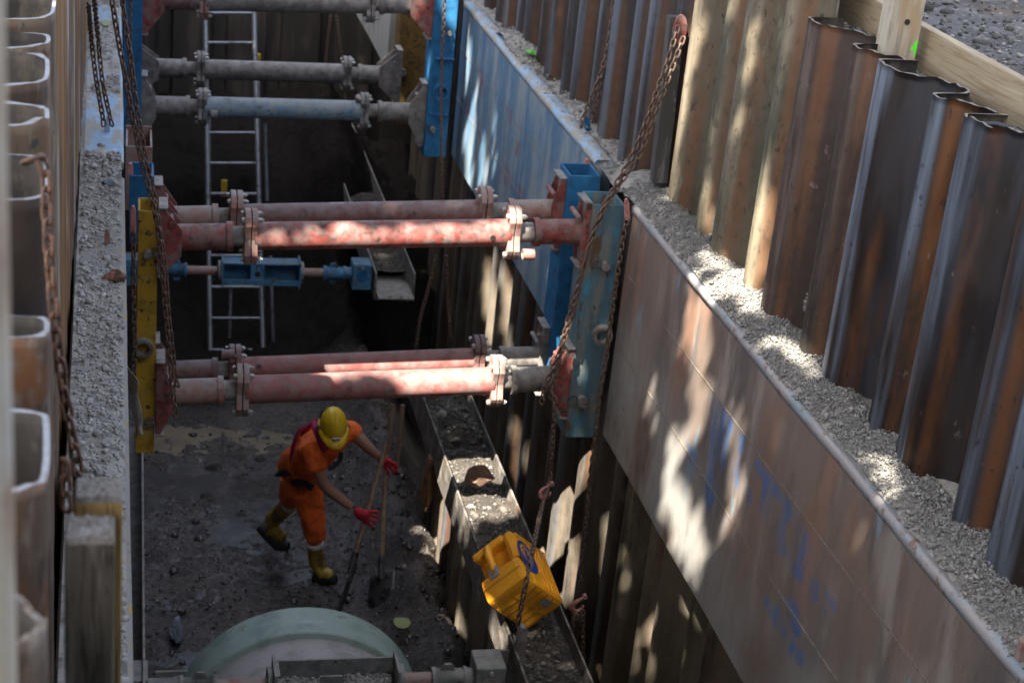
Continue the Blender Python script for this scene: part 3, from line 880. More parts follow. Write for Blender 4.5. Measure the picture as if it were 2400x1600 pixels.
# left panels, seen from above along their tops
def left_shield(label, y0, y1, top, face):
    r = thing('trench_shield', label, 'shield panel', (-.05, (y0 + y1) / 2, 1.5))
    a = MB()
    n = 14
    vs, fs = [], []
    xa = lambda y: .075 - .0115 * y
    for k in range(n + 1):
        y = y0 + (y1 - y0) * k / n
        xi = xa(y); xo = xl(y) - .01
        w = .004 * mnoise.noise(Vector((y * 2, 0, 4)))
        vs += [(xi - .012, y, 1.5), (xi - .012 + w, y, 2.93), (xi + w, y, 2.945), (xi + w, y, 2.975), (xi - .02, y, 2.99), (xo + .03, y, 2.99), (xo, y, 2.975), (xo, y, 1.5)]
    m = 8
    for k in range(n):
        for j in range(m): fs.append((k * m + j, (k + 1) * m + j, (k + 1) * m + (j + 1) % m, k * m + (j + 1) % m))
    fs += [tuple(range(m))[::-1], tuple(range(n * m, n * m + m))]
    a.add(vs, fs)
    a.build('panel', M[top], r)
    return r


left_shield('dusty yellow shield panel on the left with gravel lying along its top', 2.2, 9.45, 'ledge_yellow', 'ledge_yellow')
left_shield('pale blue shield panel on the left with sand patches on its top', 9.75, 14.9, 'shield_top_blue', 'shield_blue')


# ------------------------------------------------------------------ guide rails
def rail(label, x0, x1, y0, y1, z0, z1, m, side, pins=(), rings=(), plates=(), open_top=True):
    r = thing('guide_rail', label, 'guide rail', ((x0 + x1) / 2, (y0 + y1) / 2, z0), None)
    c = MB()
    w = .012
    c.b2((x0, y0, z0), (x1, y0 + w, z1), .004); c.b2((x0, y1 - w, z0), (x1, y1, z1), .004)
    c.b2((x0, y0 + w, z0), (x0 + w, y1 - w, z1 - .002)); c.b2((x1 - w, y0 + w, z0), (x1, y1 - w, z1 - .002))
    c.b2((x0 + w, y0 + w, z0 + .01), (x1 - w, y1 - w, z0 + .02))
    c.build('column', M[m], r)
    for (px, pz, rad) in pins:
        p = MB(); p.tube([(px, y0 + .01, pz), (px, y0 - .045, pz)], rad, 12)
        pin = p.build('pin', M['grey_dirty'], r)
        g = MB(); pts = [(px + side * (rad + .03) + .028 * math.cos(t), y0 - .035, pz + .02 + .028 * math.sin(t)) for t in np.linspace(0, 6.28, 14)]
        g.tube(pts + [(px, y0 - .035, pz - .01), (px - side * .02, y0 - .035, pz - .07)], .005, 6); g.build('spring_clip', M['dark_steel'], pin)
    for (px, pz, R0) in rings:
        g = MB(); g.pipe((px, y0 + .0, pz), (px, y0 - .05, pz), R0, R0 * .68, 20); g.build('lifting_ring', M['grey_dirty'] if m != 'rail_blue' else M['rail_blue'], r)
    for (px, pz, wd) in plates:
        g = MB(); g.b2((px - wd / 2, y0 - .05, pz - .006), (px + wd / 2, y0 - .001, pz + .006)); g.build('rib_plate', M[m], r)
    return r


rail('chipped yellow guide rail on the left, chains hanging beside it', .045, .155, 9.20, 9.44, 1.34, 2.87, 'rail_yellow', 1,
     pins=[(.10, 2.62, .022), (.075, 1.55, .02)], rings=[(.085, 2.04, .055)])
rail('worn teal guide rail at the far end of the rust brown panel', 2.68, 2.885, 9.16, 9.42, 1.46, 3.0, 'rail_teal', -1,
     pins=[(2.80, 2.62, .028), (2.76, 1.72, .035)], rings=[(2.835, 2.17, .062)])
rail('bright blue guide rail on the right between the red strut brackets', 2.66, 2.86, 9.66, 9.93, 1.55, 3.02, 'rail_blue', -1)
rail('blue guide rail stub on the left behind the yellow one', -.005, .135, 9.66, 9.93, 2.5, 2.93, 'rail_blue', 1)
rail('tall blue guide rail at the far end of the blue panel', 2.56, 2.76, 14.30, 14.6, 1.72, 3.4, 'rail_blue', -1,
     pins=[(2.70, 2.85, .02), (2.62, 1.98, .025)], rings=[(2.67, 2.32, .075)], plates=[(2.68, 2.62, .16), (2.66, 2.12, .16)])
rail('blue guide rail far back on the left ledge', -.07, .085, 14.30, 14.6, 1.72, 3.4, 'rail_blue', 1)
rail('dirty yellow brown guide rail in the far dark', 2.47, 2.78, 15.6, 15.85, 1.65, 3.3, 'rail_brown', -1, pins=[(2.52, 2.16, .04)])
# stacked empty rail boxes on the left between the two boxes
b = thing('rail_box', 'open grey box end on the left ledge behind the blue rail stub', 'rail box', (.03, 10.25, 2.7))
mb = MB()
for yy in (10.15, 10.6):
    mb.b2((-.03, yy, 2.55), (.13, yy + .012, 2.96))
mb.b2((.118, 10.162, 2.55), (.13, 10.6, 2.94)); mb.b2((-.03, 10.162, 2.55), (-.018, 10.6, 2.94))
mb.build('frame', M['grey_red'], b)


# ------------------------------------------------------------------ struts
def flange(root, x, y, z, w, h, th, m, gap=.040, bite=1):
    th = .034
    out = []
    for k in range(28):
        t = 2 * math.pi * k / 28
        cy, cz = math.cos(t), math.sin(t)
        px = math.copysign(abs(cy) ** .8, cy) * w / 2; pz = math.copysign(abs(cz) ** .75, cz) * h / 2
        if bite and cy < -.85: px = -w / 2 + .03 * (1 - abs(cz) / .53)
        out.append((px, pz))
    res = None
    for k in (0, 1):
        f = MB(); f.prism(out, (x + (k - .5) * gap, y, z), (0, 1, 0), (0, 0, 1), th)
        fo = f.build('flange', M[m], root, bevel=.003)
        res = fo
        if k == 1:
            for sy, sz in ((-.3, .36), (.3, .36), (-.3, -.36), (.3, -.36)):
                bl = MB()
                by, bz = y + sy * w, z + sz * h
                bl.tube([(x - .058, by, bz), (x + .07, by, bz)], .008, 8)
                bl.tube([(x - .056, by, bz), (x - .038, by, bz)], .016, 6, smooth=False)
                bl.tube([(x + .038, by, bz), (x + .06, by, bz)], .016, 6, smooth=False)
                bl.build('bolt', M['bolt'], fo)
    return res


def bracket(root, x, dirn, y, z, yw, h, length, r, m):
    """two gusset plates and a back plate that carry a strut; dirn=+1 points to +x"""
    b = MB()
    hz = h / 2
    out = [(0, -hz), (.03, -hz), (length, -r * .95), (length, r * .95), (.03, hz), (0, hz)]
    for s in (-1, 1):
        oo = [(p[0] * dirn, p[1]) for p in out]
        if dirn < 0: oo = oo[::-1]
        b.prism(oo, (x, y + s * yw / 2, z), (1, 0, 0), (0, 0, 1), .014)
    g = b.build('gusset', M[m], root, bevel=.002)
    c = MB(); a, bb = sorted((x, x + dirn * .014))
    c.b2((a, y - yw / 2 + .007, z - hz), (bb, y + yw / 2 - .007, z + hz - .01))
    a, bb = sorted((x + dirn * .015, x + dirn * .06)); c.b2((a, y - yw / 2 + .007, z + .02), (bb, y + yw / 2 - .007, z + .03))
    # turned lips at the corners
    a, bb = sorted((x, x + dirn * .05)); c.b2((a, y - yw / 2 - .02, z + hz + .001), (bb, y + yw / 2 + .02, z + hz + .011)); c.b2((a, y - yw / 2 - .02, z - hz - .011), (bb, y + yw / 2 + .02, z - hz - .001))
    c.build('back_plate', M['grey_dirty'], root)
    p = MB(); p.tube([(x + dirn * .07, y - yw / 2 - .02, z + hz * .55), (x + dirn * .07, y + yw / 2 + .02, z + hz * .55)], .016, 10); p.build('bracket_pin', M[m], root)
    return g


def strut(label, y, pts, r, mm, me, mbk, zs, fh=.33, bh=.40, stubs=(), holes=(), group='round spreader struts across the trench', dirt=True):
    """pts: x of [left bracket root, left bracket tip, left sleeve end, left flange, right flange, right sleeve end, right bracket tip, right bracket root]"""
    x0, x1, x2, x3, x4, x5, x6, x7 = pts
    zL, zR = zs
    zf = lambda x: zL + (zR - zL) * (x - x0) / (x7 - x0)
    root = thing('spreader_strut', label, 'spreader strut', ((x0 + x7) / 2, y, (zL + zR) / 2), group)
    P = lambda x: Vector((x, y, zf(x)))
    m = MB()
    n = 24
    xs = np.linspace(x3 + .02, x4 - .02, n)
    m.tube([P(x) for x in xs], r, 28); m.build('main_tube', M[mm], root)
    for a, b_, c_ in ((x1 - .06, x2, 1), (x5, x6 + .06, -1)):
        s = MB(); s.tube([P(a), P(b_)], r * .93, 24); e = s.build('end_sleeve', M[me[0] if c_ > 0 else me[1]], root)
        cx = b_ if c_ > 0 else a
        g = MB(); g.tube([P(cx - .035 * (1 if c_ > 0 else 0)), P(cx + .035 * (0 if c_ > 0 else 1))], r * 1.06, 24); g.build('collar', M[me[0] if c_ > 0 else me[1]], e)
    for a, b_ in ((x2, x3), (x4, x5)):
        s = MB(); s.tube([P(a), P(b_)], r * .72, 20); s.build('spindle', M['dark_steel' if not dirt else 'grey_dirty'], root)
    flange(root, x3, y, zf(x3), fh * .62, fh, .02, me[2])
    flange(root, x4, y, zf(x4), fh * .62, fh, .02, me[3])
    bracket(root, x0, 1, y, zL, r * 1.9, bh, x1 - x0, r, mbk[0]); bracket(root, x7, -1, y, zR, r * 1.9, bh, x7 - x6, r, mbk[1])
    for (sx_, dx, dyy, dz) in stubs:
        s = MB(); a = P(sx_) + Vector((0, dyy, dz)); s.pipe(a, a + Vector((dx, 0, 0)), .034, .024, 16); s.build('pin_sleeve', M[me[2]], root)
    for hx, hz in holes:
        s = MB(); a = P(hx) + Vector((0, -r * math.cos(hz) - .0, r * math.sin(hz))); nn = Vector((0, -math.cos(hz), math.sin(hz)))
        s.tube([a - nn * .02, a + nn * .0015], .017, 12); s.build('pin_hole', M['sole'], root)
    return root


def X(y, *us, v=560): return [at(u, v, y=y).x for u in us]


yA = 9.25
strut('upper front strut with scuffed red tube, sunlit along its top', yA, [.16] + X(yA, 425, 545, 587, 1198, 1247, 1352) + [2.68], .083, 'red', ('red', 'red', 'grey_red', 'grey_red'), ('red', 'red'), (2.695, 2.80),
      stubs=[(at(1215, 590, y=yA).x, .07, -.11, -.10)], holes=[(at(1148, 560, y=yA).x, -.05)])
strut('lower front strut with faded salmon tube above the worker', yA, [.16] + X(yA, 405, 525, 568, 1160, 1195, 1290, v=900) + [2.68], .086, 'red_light', ('grey_red', 'grey_dirty', 'grey_red', 'grey_red'), ('red', 'red'), (1.715, 1.83), bh=.46)
yC = 9.80
strut('dusty maroon strut just behind the sunlit red one', yC, [.14] + X(yC, 415, 512, 553, 1133, 1190, 1285, v=500) + [2.66], .078, 'red_dark', ('grey_red', 'grey_red', 'grey_red', 'grey_red'), ('red', 'red'), (2.62, 2.745), bh=.46)
strut('red strut behind the lower front one, dust at its right end', yC, [.14] + X(yC, 400, 512, 550, 1118, 1168, 1255, v=850) + [2.66], .076, 'red_light', ('red_dark', 'grey_dirty', 'red_dark', 'red_dark'), ('red_dark', 'grey_dirty'), (1.60, 1.735), bh=.46,
      stubs=[(at(518, 822, y=yC).x, .08, -.06, .13)], holes=[(at(605, 850, y=yC).x, .55)])
yE = 14.45
strut('blue grey dusty strut across the ladder, pebbles on its top', yE, [.085] + X(yE, 365, 445, 474, 852, 885, 955, v=260) + [2.56], .09, 'blue_grey', ('grey_dirty', 'grey_dirty', 'grey_dirty', 'grey_dirty'), ('grey_dirty', 'grey_dirty'), (2.045, 2.085), bh=.55,
      stubs=[(at(492, 265, y=yE).x, .0001 + .06, -.12, -.03), (at(833, 222, y=yE).x, .07, -.02, .11)])
strut('topmost dark red grey strut at the upper edge of the view', yE, [.085] + X(yE, 385, 455, 478, 868, 890, 960, v=10) + [2.56], .09, 'grey_dirty', ('red_dark', 'grey_dirty', 'grey_red', 'grey_dirty'), ('red', 'red'), (2.965, 3.055), bh=.55)
yG = 15.2
strut('plain grey strut behind the blue grey one, ending on the brown rail', yG, [-.02] + X(yG, 372, 437, 470, 812, 838, 885, v=175) + [2.44], .09, 'grey_dirty', ('grey_dirty', 'grey_dirty', 'grey_dirty', 'grey_dirty'), ('grey_dirty', 'grey_dirty'), (2.19, 2.225), bh=.5)

# ------------------------------------------------------------------ lower brace frame
def channel(label, x0, x1, y0, y1, zb, zt, m, fill=None, holes=False):
    r = thing('channel_beam', label, 'channel beam', ((x0 + x1) / 2, (y0 + y1) / 2, zb))
    c = MB(); t = .014
    c.b2((x0, y0, zb), (x0 + t, y1, zt), .003); c.b2((x1 - t, y0, zb), (x1, y1, zt), .003); c.b2((x0 + t, y0, zb), (x1 - t, y1, zb + t))
    c.build('channel', M[m], r)
    if holes:
        p = MB(); p.b2((x0 + .02, y0 - .13, zb + .05), (x1 - .02, y0 + .25, zb + .065), .003); pl = p.build('end_plate', M['grey_dirty'], r)
        for hx in (x0 + .13, x1 - .13):
            h = MB(); h.tube([(hx, y0 - .09, zb + .06), (hx, y0 - .09, zb + .067)], .018, 10); h.build('bolt_hole', M['sole'], pl)
    return r


channel('long grey channel beam on the right filled with rubble, yellow case on it', 2.14, 2.52, 6.2, 11.9, .52, .80, 'beam_dirty')
channel('dirt filled channel beam far back with two holes in its end plate', 2.12, 2.48, 13.75, 18.6, .55, .80, 'grey_dirty', holes=True)
channel('thin channel beam low along the left wall', -.10, .105, 6.2, 11.2, .52, .80, 'grey_dirty')


def filling(name, label, x0, x1, y0, y1, z, mound, seed, n):
    ysr = np.arange(y0, y1, .04); xsr = np.linspace(x0, x1, 12)
    zf = lambda x, y: z + mound(y) * (1 - ((x - (x0 + x1) / 2) / ((x1 - x0) / 2)) ** 2 * .6) + .035 * fbm(x * 5 + seed, y * 4)
    pts = []
    for _ in range(n):
        x, y = random.uniform(x0 + .02, x1 - .02), random.uniform(y0, y1)
        pts.append((x, y, zf(x, y) + .003))
    o = stones(name, pts, rng.gamma(1.8, .0038, n) + .0035, 'gravel_mud')
    tag(o, label, 'rubble', kind='stuff')
    s = soil_strip('soil', xsr, ysr, zf, 'soil_dark', smooth=True)
    s.parent = o
    return o


filling('rubble', 'dark rubble and soil lying in the right channel beam', 2.156, 2.504, 6.3, 11.85, .705,
        lambda y: .11 * math.exp(-((y - 10.6) / .35) ** 2) * (1 + .5 * math.sin(y * 21)) + .05 * math.exp(-((y - 9.6) / .4) ** 2), 3, 2600)
filling('rubble', 'dark soil lying in the far channel beam', 2.136, 2.464, 14.2, 18.5, .64, lambda y: .02, 9, 500)
p = at(1122, 1128, z=.86)
rock('rock', (p.x, p.y, .90), (.115, .10, .105), 'rock_brown', 'red brown block of rock in the right channel beam', seed=3, rot=.3)


def jack(label, y, z, xa, xb, xl0, xr0, m, cap=True, gravelly=False):
    """screw jack across the lower frame: tray box in the middle, spindles, couplers and end caps"""
    r = thing('brace_jack', label, 'brace jack', ((xa + xb) / 2, y, z), 'screw jacks of the lower brace frame')
    d, h, t = .17, .20, .014
    c = MB()
    c.b2((xa, y - d / 2, z - h / 2), (xb, y + d / 2, z - h / 2 + t)); c.b2((xa, y - d / 2, z - h / 2 + t), (xb, y - d / 2 + t, z - h / 2 + .05))
    c.b2((xa, y + d / 2 - t, z - h / 2 + t), (xb, y + d / 2, z + h / 2)); c.b2((xa, y - d / 2 + t, z + h / 2 - t), (xb, y + d / 2 - t, z + h / 2 - .001) if not gravelly else (xa + .02, y + d / 2 - t, z + h / 2 - .001))
    c.b2((xa - t, y - d / 2 - .02, z - h / 2 - .02), (xa, y + d / 2 + .02, z + h / 2 + .02)); c.b2((xb, y - d / 2 - .02, z - h / 2 - .02), (xb + t, y + d / 2 + .02, z + h / 2 + .02))
    c.build('tray', M[m], r)
    w = MB(); xm = xa + (xb - xa) * .45
    w.b2((xm - .06, y - d / 2 + .016, z - h / 2 + t), (xm + .06, y - d / 2 + .03, z + h / 2 - t - .002)); wp = w.build('web_plate', M[m], r)
    hh = MB(); hh.tube([(xm, y - d / 2 + .0145, z), (xm, y - d / 2 + .02, z)], .026, 14); hh.build('bolt_hole', M['sole'], wp)
    for a, b_, sgn in ((xa - t, xl0, -1), (xb + t, xr0, 1)):
        s = MB(); L = abs(b_ - a)
        s.tube([(a, y, z), (a + sgn * L * .5, y, z)], .04, 16); s.build('spindle', M['grey_red'], r)
        f = MB(); f.tube([(a, y, z), (a + sgn * .03, y, z)], .095, 18); fo = f.build('end_flange', M['jack_grey'], r)
        k = MB(); x1, x2 = a + sgn * L * .45, b_
        k.tube([(x1, y, z), (x1 + sgn * .03, y, z), (x1 + sgn * .03, y, z), (x2, y, z)], [.066, .066, .056, .056], 18)
        lx = x1 + sgn * .09
        for sz in (1, -1):
            k.prism([(-.045, 0), (.045, 0), (.02, .045), (-.02, .045)] if sz > 0 else [(-.045, 0), (-.02, -.045), (.02, -.045), (.045, 0)], (lx, y, z + sz * .05), (1, 0, 0), (0, 0, 1), .016)
        k.tube([(lx + sgn * .09, y, z), (lx + sgn * .11, y, z)], .066, 18)
        k.build('coupler', M[m], r)
        if cap:
            q = MB(); lo, hi = sorted((b_, b_ + sgn * .17)); q.b2((lo, y - .10, z - .12), (hi, y + .10, z + .12), .012); co = q.build('end_cap', M[m], r)
            e = MB(); e.tube([((lo + hi) / 2, y - .1, z + .01), ((lo + hi) / 2, y - .106, z + .01)], .05, 18); e.build('cap_disc', M['rail_blue' if m == 'jack_blue' else 'grey_dirty'], co)
            e = MB(); e.tube([((lo + hi) / 2, y - .1, z + .09), ((lo + hi) / 2, y - .115, z + .09)], .014, 6); e.build('cap_bolt', M['bolt'], co)
    return r


jack('blue screw jack box across the ladder in the dark', 13.95, .72, .80, 1.46, .13, 1.93, 'jack_blue')
jack('grey screw jack at the bottom edge with gravel heaped in its tray', 7.75, .66, .80, 1.46, .12, 1.90, 'jack_grey', gravelly=True)
pts = []
for _ in range(900):
    x, y = random.uniform(.815, 1.445), random.uniform(7.69, 7.815)
    pts.append((x, y, .655 + .02 * fbm(x * 7, y * 7) + random.uniform(-.015, .01) - .07 * math.exp(-((x - 1.12) / .05) ** 2)))
o = stones('gravel', pts, rng.uniform(.007, .017, 900), 'gravel'); tag(o, 'grey gravel heaped in the tray of the nearest screw jack', 'gravel', kind='stuff')
# bolted corner plates of the brace frame near the bottom edge
r = thing('corner_bracket', 'upright bracket with rounded lug and bolted grey plate below the yellow case', 'corner bracket', (2.05, 7.85, .8))
mb = MB(); p = at(1160, 1545, y=7.9); mb.b2((p.x - .10, 7.90, p.z - .10), (p.x + .13, 7.915, p.z + .06), .004); mb.build('plate', M['jack_grey'], r)
mb = MB(); q = at(1150, 1540, y=7.9); mb.tube([(q.x, 7.9, q.z), (q.x, 7.88, q.z)], .022, 6, smooth=False); mb.build('bolt', M['bolt'], r)
mb = MB(); q0, q1_ = at(1210, 1600, y=7.8), at(1212, 1465, y=7.8)
mb.prism([(-.03, -.05), (.03, -.05), (.028, q1_.z - q0.z - .03), (.012, q1_.z - q0.z), (-.012, q1_.z - q0.z), (-.028, q1_.z - q0.z - .05)], (q0.x, 7.8, q0.z), (1, 0, 0), (0, 0, 1), .05); mb.build('lug', M['grey_dirty'], r, bevel=.006)
r = thing('corner_bracket', 'bolted grey plate in the bottom left corner of the brace frame', 'corner bracket', (.3, 8.1, .7))
p = at(405, 1590, y=8.0); mb = MB(); mb.b2((p.x - .1, 8.0, p.z - .1), (p.x + .08, 8.015, p.z + .05), .012); mb.build('plate', M['jack_grey'], r)
mb = MB(); p = at(415, 1588, y=8.0); mb.tube([(p.x, 8.0, p.z), (p.x, 7.98, p.z)], .02, 6, smooth=False); mb.build('bolt', M['bolt'], r)

# ------------------------------------------------------------------ trench floor and earth
FZ = -.5


def floor_z(x, y):
    z = FZ + .035 * fbm(x * 1.7, y * 1.7, 1) + .018 * fbm(x * 6, y * 6, 4) + .024 * fbm(x * 13, y * 13, 6, 3) + .02 * max(0, fbm(x * 4 + 3, y * 4, 11)) 
    z += (.42 * math.exp(-((x - 2.05) / .26) ** 2) - .5 / (1 + math.exp(-(x - 2.55) * 14))) * (1 + .3 * fbm(x * 3, y * 2, 8)) * (1 if y > 8.8 else .4)
    z += 1.35 / (1 + math.exp(-(y - 16.25) * 6)) + .12 * max(0, fbm(x * 2.1, y * 2.1, 5)) * (1 / (1 + math.exp(-(y - 14.5) * 3)))
    # footprints, ruts near the worker
    z -= .05 * math.exp(-((y - 12.4) / .35) ** 2) * (1 / (1 + math.exp((x - 1.35) * 9)))
    return z


xs_ = np.linspace(-.5, 3.4, 190); ys_ = np.linspace(6.0, 19.6, 640)
V = np.array([[x, y, floor_z(x, y)] for y in ys_ for x in xs_])
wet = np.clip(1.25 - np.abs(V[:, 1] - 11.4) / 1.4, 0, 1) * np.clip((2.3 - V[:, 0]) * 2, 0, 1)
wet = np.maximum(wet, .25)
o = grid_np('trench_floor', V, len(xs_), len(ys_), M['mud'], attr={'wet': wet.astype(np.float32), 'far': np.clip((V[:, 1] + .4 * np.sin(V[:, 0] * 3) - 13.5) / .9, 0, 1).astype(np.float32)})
struct(o)
pts, sz = [], []
for _ in range(5200):
    x, y = random.uniform(.0, 2.3), random.uniform(8.3, 13.2)
    pts.append((x, y, floor_z(x, y) + .001)); sz.append(.003 + random.expovariate(170))
o = stones('pebbles', pts, sz, 'gravel_wet'); tag(o, 'small dark pebbles and clods scattered over the wet trench floor', 'pebbles', kind='stuff')
# puddle
mb = MB(); ring = []
cx_, cy_ = .62, 13.05
for k in range(48):
    t = 2 * math.pi * k / 48
    ring.append((cx_ + math.cos(t) * (.78 + .09 * math.sin(3 * t + 1) + .05 * math.sin(7 * t)), cy_ + math.sin(t) * (.33 + .05 * math.sin(4 * t) + .03 * math.sin(9 * t)), 0))
mb.add([(p[0], p[1], -.508 + .0) for p in ring], [tuple(range(48))])
struct(mb.build('puddle', M['puddle']))
mb = MB(); nxw = 40; vs, fs = [], []
for j in range(nxw + 1):
    for i in range(nxw + 1):
        vs.append((.02 + 2.1 * i / nxw, 9.4 + 3.3 * j / nxw, FZ - .009 + .015 * mnoise.noise(Vector((i * .13, j * .13, 2)))))
for j in range(nxw):
    for i in range(nxw): fs.append((j * (nxw + 1) + i, j * (nxw + 1) + i + 1, (j + 1) * (nxw + 1) + i + 1, (j + 1) * (nxw + 1) + i))
mb.add(vs, fs, True); struct(mb.build('shallow_water', M['water_film']))
# clods
for k, (u, v, s) in enumerate([(455, 1130, .07), (500, 1095, .06), (555, 1115, .055), (560, 1205, .05), (485, 1165, .06), (430, 1110, .05), (610, 1075, .05)]):
    p = at(u, v, z=FZ)
    rock('mud_clod', (p.x, p.y, floor_z(p.x, p.y) + s * .3), (s * 1.3, s * .8, s * .5), 'soil_dark',
         ['black mud clod nearest the yellow rail foot', 'black mud clod beyond the two middle ones', 'black mud clod right of the others near the puddle', 'lone flat mud clod left of the worker', 'round mud clod between the rail and the worker', 'small mud clod close to the left wall', 'mud clod just left of the worker belt'][k], 'mud clod', seed=k, rot=k, group='mud clods on the trench floor')
p = at(413, 1470, z=FZ + .08)
rock('stone', (p.x, p.y, floor_z(p.x, p.y) + .06), (.062, .12, .09), 'rock_grey', 'blue grey oblong stone lying alone left of the pipe', 'stone', seed=8, rot=.15)
p = at(1005, 1120, x=2.12)
rock('clay_lump', (p.x, p.y, p.z), (.06, .1, .28), 'clay', 'orange brown clay lump beside the channel beam', 'clay', seed=4)
p = at(940, 1470, z=-.25)
mb = MB(); mb.add([(p.x + .06 * math.cos(t) * (1 - .2 * math.sin(t)), p.y + .07 * math.sin(t), p.z + .05 + .012 * math.cos(2 * t)) for t in np.linspace(0, 6.28, 13)[:-1]], [tuple(range(12))])
o = mb.build('leaf', M['leaf_fallen'])
mm_ = o.modifiers.new('s', 'SOLIDIFY'); mm_.thickness = .003
tag(o, 'pale yellow green leaf on the dark earth right of the pipe', 'leaf')

# pipe
r = thing('concrete_pipe', 'large grey concrete pipe with pale green collar, half sunk in the floor', 'pipe', (1.10, 8.9, FZ))
PX, PZ, PR = 1.10, -.56, .80
mb = MB(); n = 72


def ringpts(y, rad): return [(PX + rad * math.cos(t), y, PZ + rad * math.sin(t)) for t in np.linspace(0, 2 * math.pi, n, endpoint=False)]


def lathe(mb, prof, smooth=True):
    for (ya, ra), (yb, rb) in zip(prof[:-1], prof[1:]):
        mb.add(ringpts(ya, ra) + ringpts(yb, rb), [(k, (k + 1) % n, n + (k + 1) % n, n + k) for k in range(n)], smooth)
    return mb


lathe(mb, [(9.20, .70), (9.205, .79), (9.195, .80)], False); lathe(mb, [(9.195, .80), (8.915, .80)]); lathe(mb, [(8.915, .80), (8.905, .792), (8.90, .755)], False)
mb.build('collar', M['pipe_green'], r)
mb = MB(); lathe(mb, [(8.96, .755), (6.4, .755)]); lathe(mb, [(9.18, .69), (9.18, .60), (6.4, .60), (6.4, .755)], False)
mb.build('barrel', M['pipe_grey'], r)

# ------------------------------------------------------------------ gravel on the shields, soil
XO = XR + .16


def gtop(x, y):
    wv = .5 + .5 * math.sin(y * 2 * math.pi / .825 + 1.2)
    return 3.04 + .05 * math.sin(min(1, max(0, (x - 2.89) / .12)) * math.pi / 2) + .014 * fbm(y * 3, 1.5) + .028 * fbm(x * 6, y * 5, 2) + .05 * wv * max(0, (x - 3.0)) * 4


ysr = np.arange(2.8, 9.6, .03)
s = soil_strip('gravel_bed', np.linspace(2.908, 3.30, 13), ysr, lambda x, y: gtop(x, y) - .010, 'soil_grey')
pts, sz = [], []
for _ in range(28000):
    y = 3.6 + (9.35 - 3.6) * random.random(); x = 2.903 + .25 * random.random() ** .85
    if y > 8.7 and random.random() < .5: continue
    pts.append((x, y, gtop(x, y) + random.uniform(-.004, .008))); sz.append(.0024 + random.expovariate(520) if random.random() > .02 else random.uniform(.006, .013))
g = stones('gravel', pts, sz, 'gravel'); tag(g, 'grey crushed gravel heaped along the top of the rust brown panel', 'gravel', kind='stuff')
s.parent = g
# sandy soil over the blue panel top
def btop(x, y):
    q = fbm(x * 2.2, y * 1.1, 7)
    return 3.012 + .11 * max(-.35, q) + .02 * fbm(x * 9, y * 9, 3) + .06 * max(0, x - 2.98) * 3


s = soil_strip('sand', np.linspace(2.94, 3.28, 14), np.arange(9.35, 15.5, .035), btop, 'soil_grey')
pts = [];
for _ in range(2600):
    x, y = random.uniform(2.93, 3.15), random.uniform(9.4, 14.5)
    if btop(x, y) > 3.03 or random.random() < .12: pts.append((x, y, max(btop(x, y), 3.04)))
g = stones('sand', pts, rng.gamma(2, .0025, len(pts)) + .0025, 'gravel'); tag(g, 'patchy sand and grit on the top of the right blue panel', 'sand', kind='stuff'); s.parent = g
# left ledge
def ltop(x, y):
    q = fbm(x * 2.5 + 5, y * 1.2, 3)
    m_ = .05 * max(0, q + .15) * (1 if y < 9.6 else .9) + (.10 * math.exp(-((y - 5.9) / .75) ** 2) + .05 * math.exp(-((y - 9.55) / .3) ** 2) + .04 * math.exp(-((y - 7.3) / .4) ** 2) + .06 * math.exp(-((y - 13.0) / .35) ** 2) + .06 * math.exp(-((y - 14.3) / .3) ** 2)) * (1 - max(0, (x - (-.06)) / .08) ** 2 if x > -.06 else 1)
    return 2.976 + (.012 if y < 9.7 else -.004) + m_ + .012 * fbm(x * 12, y * 12, 2)


xi_ = lambda y: .058 - .0115 * y
ysr = np.arange(2.3, 15, .03)
V = np.array([[xl(y) + .0 + (xi_(y) - xl(y)) * k / 13, y, ltop(xl(y) + (xi_(y) - xl(y)) * k / 13, y)] for y in ysr for k in range(14)])
s = grid_np('soil', V, 14, len(ysr), M['soil_grey'])
pts, sz = [], []
while len(pts) < 6000:
    y = random.uniform(3.4, 14.5); f = random.random(); x = xl(y) + .02 + (xi_(y) - xl(y) - .03) * f
    if y > 9.75 and (ltop(x, y) < 2.995 or random.random() < .6): continue
    pts.append((x, y, ltop(x, y) + .002)); sz.append(.0025 + random.expovariate(330) if random.random() > .04 else random.uniform(.008, .016))
for _ in range(60):
    y = random.gauss(9.6, .22); x = xl(y) + .03 + random.random() * .2; pts.append((x, y, ltop(x, y) + .012)); sz.append(random.uniform(.009, .024))
g = stones('gravel', pts, sz, 'gravel_pale'); tag(g, 'grey gravel and sand lying along the top of the left panels', 'gravel', kind='stuff'); s.parent = g
p = at(272, 655, z=3.03); rock('rock', (p.x, p.y, 3.04), (.062, .085, .055), 'rock_brown', 'brown angular rock on the left ledge', seed=12, rot=.4)
p = at(222, 372, z=3.02); rock('stone', (p.x, p.y, 3.02), (.04, .07, .05), 'soil_dark', 'small dark stone on the blue left ledge', 'stone', seed=5)
p = at(256, 433, z=3.02); rock('pebble', (p.x, p.y, 3.03), (.04, .05, .035), 'rock_grey', 'round grey pebble on the left ledge where blue turns to yellow', 'pebble', seed=15)


# lug plates
def lug(name, label, cat, u0, v0, u1, v1, y, m, w=.03, th=.025, part=None):
    a, b_ = at(u0, v0, y=y), at(u1, v1, y=y)
    mb = MB(); d = (b_ - a); L = d.length; d.normalize(); n_ = Vector((0, -1, 0)).cross(d)
    k = .5
    mb.prism([(-w, 0), (w, 0), (w * .9, L * .8), (w * .4, L), (-w * .4, L), (-w * .9, L * .8)], a, -n_, d, th)
    o = mb.build(name, M[m], bevel=.003); tag(o, label, cat); return o


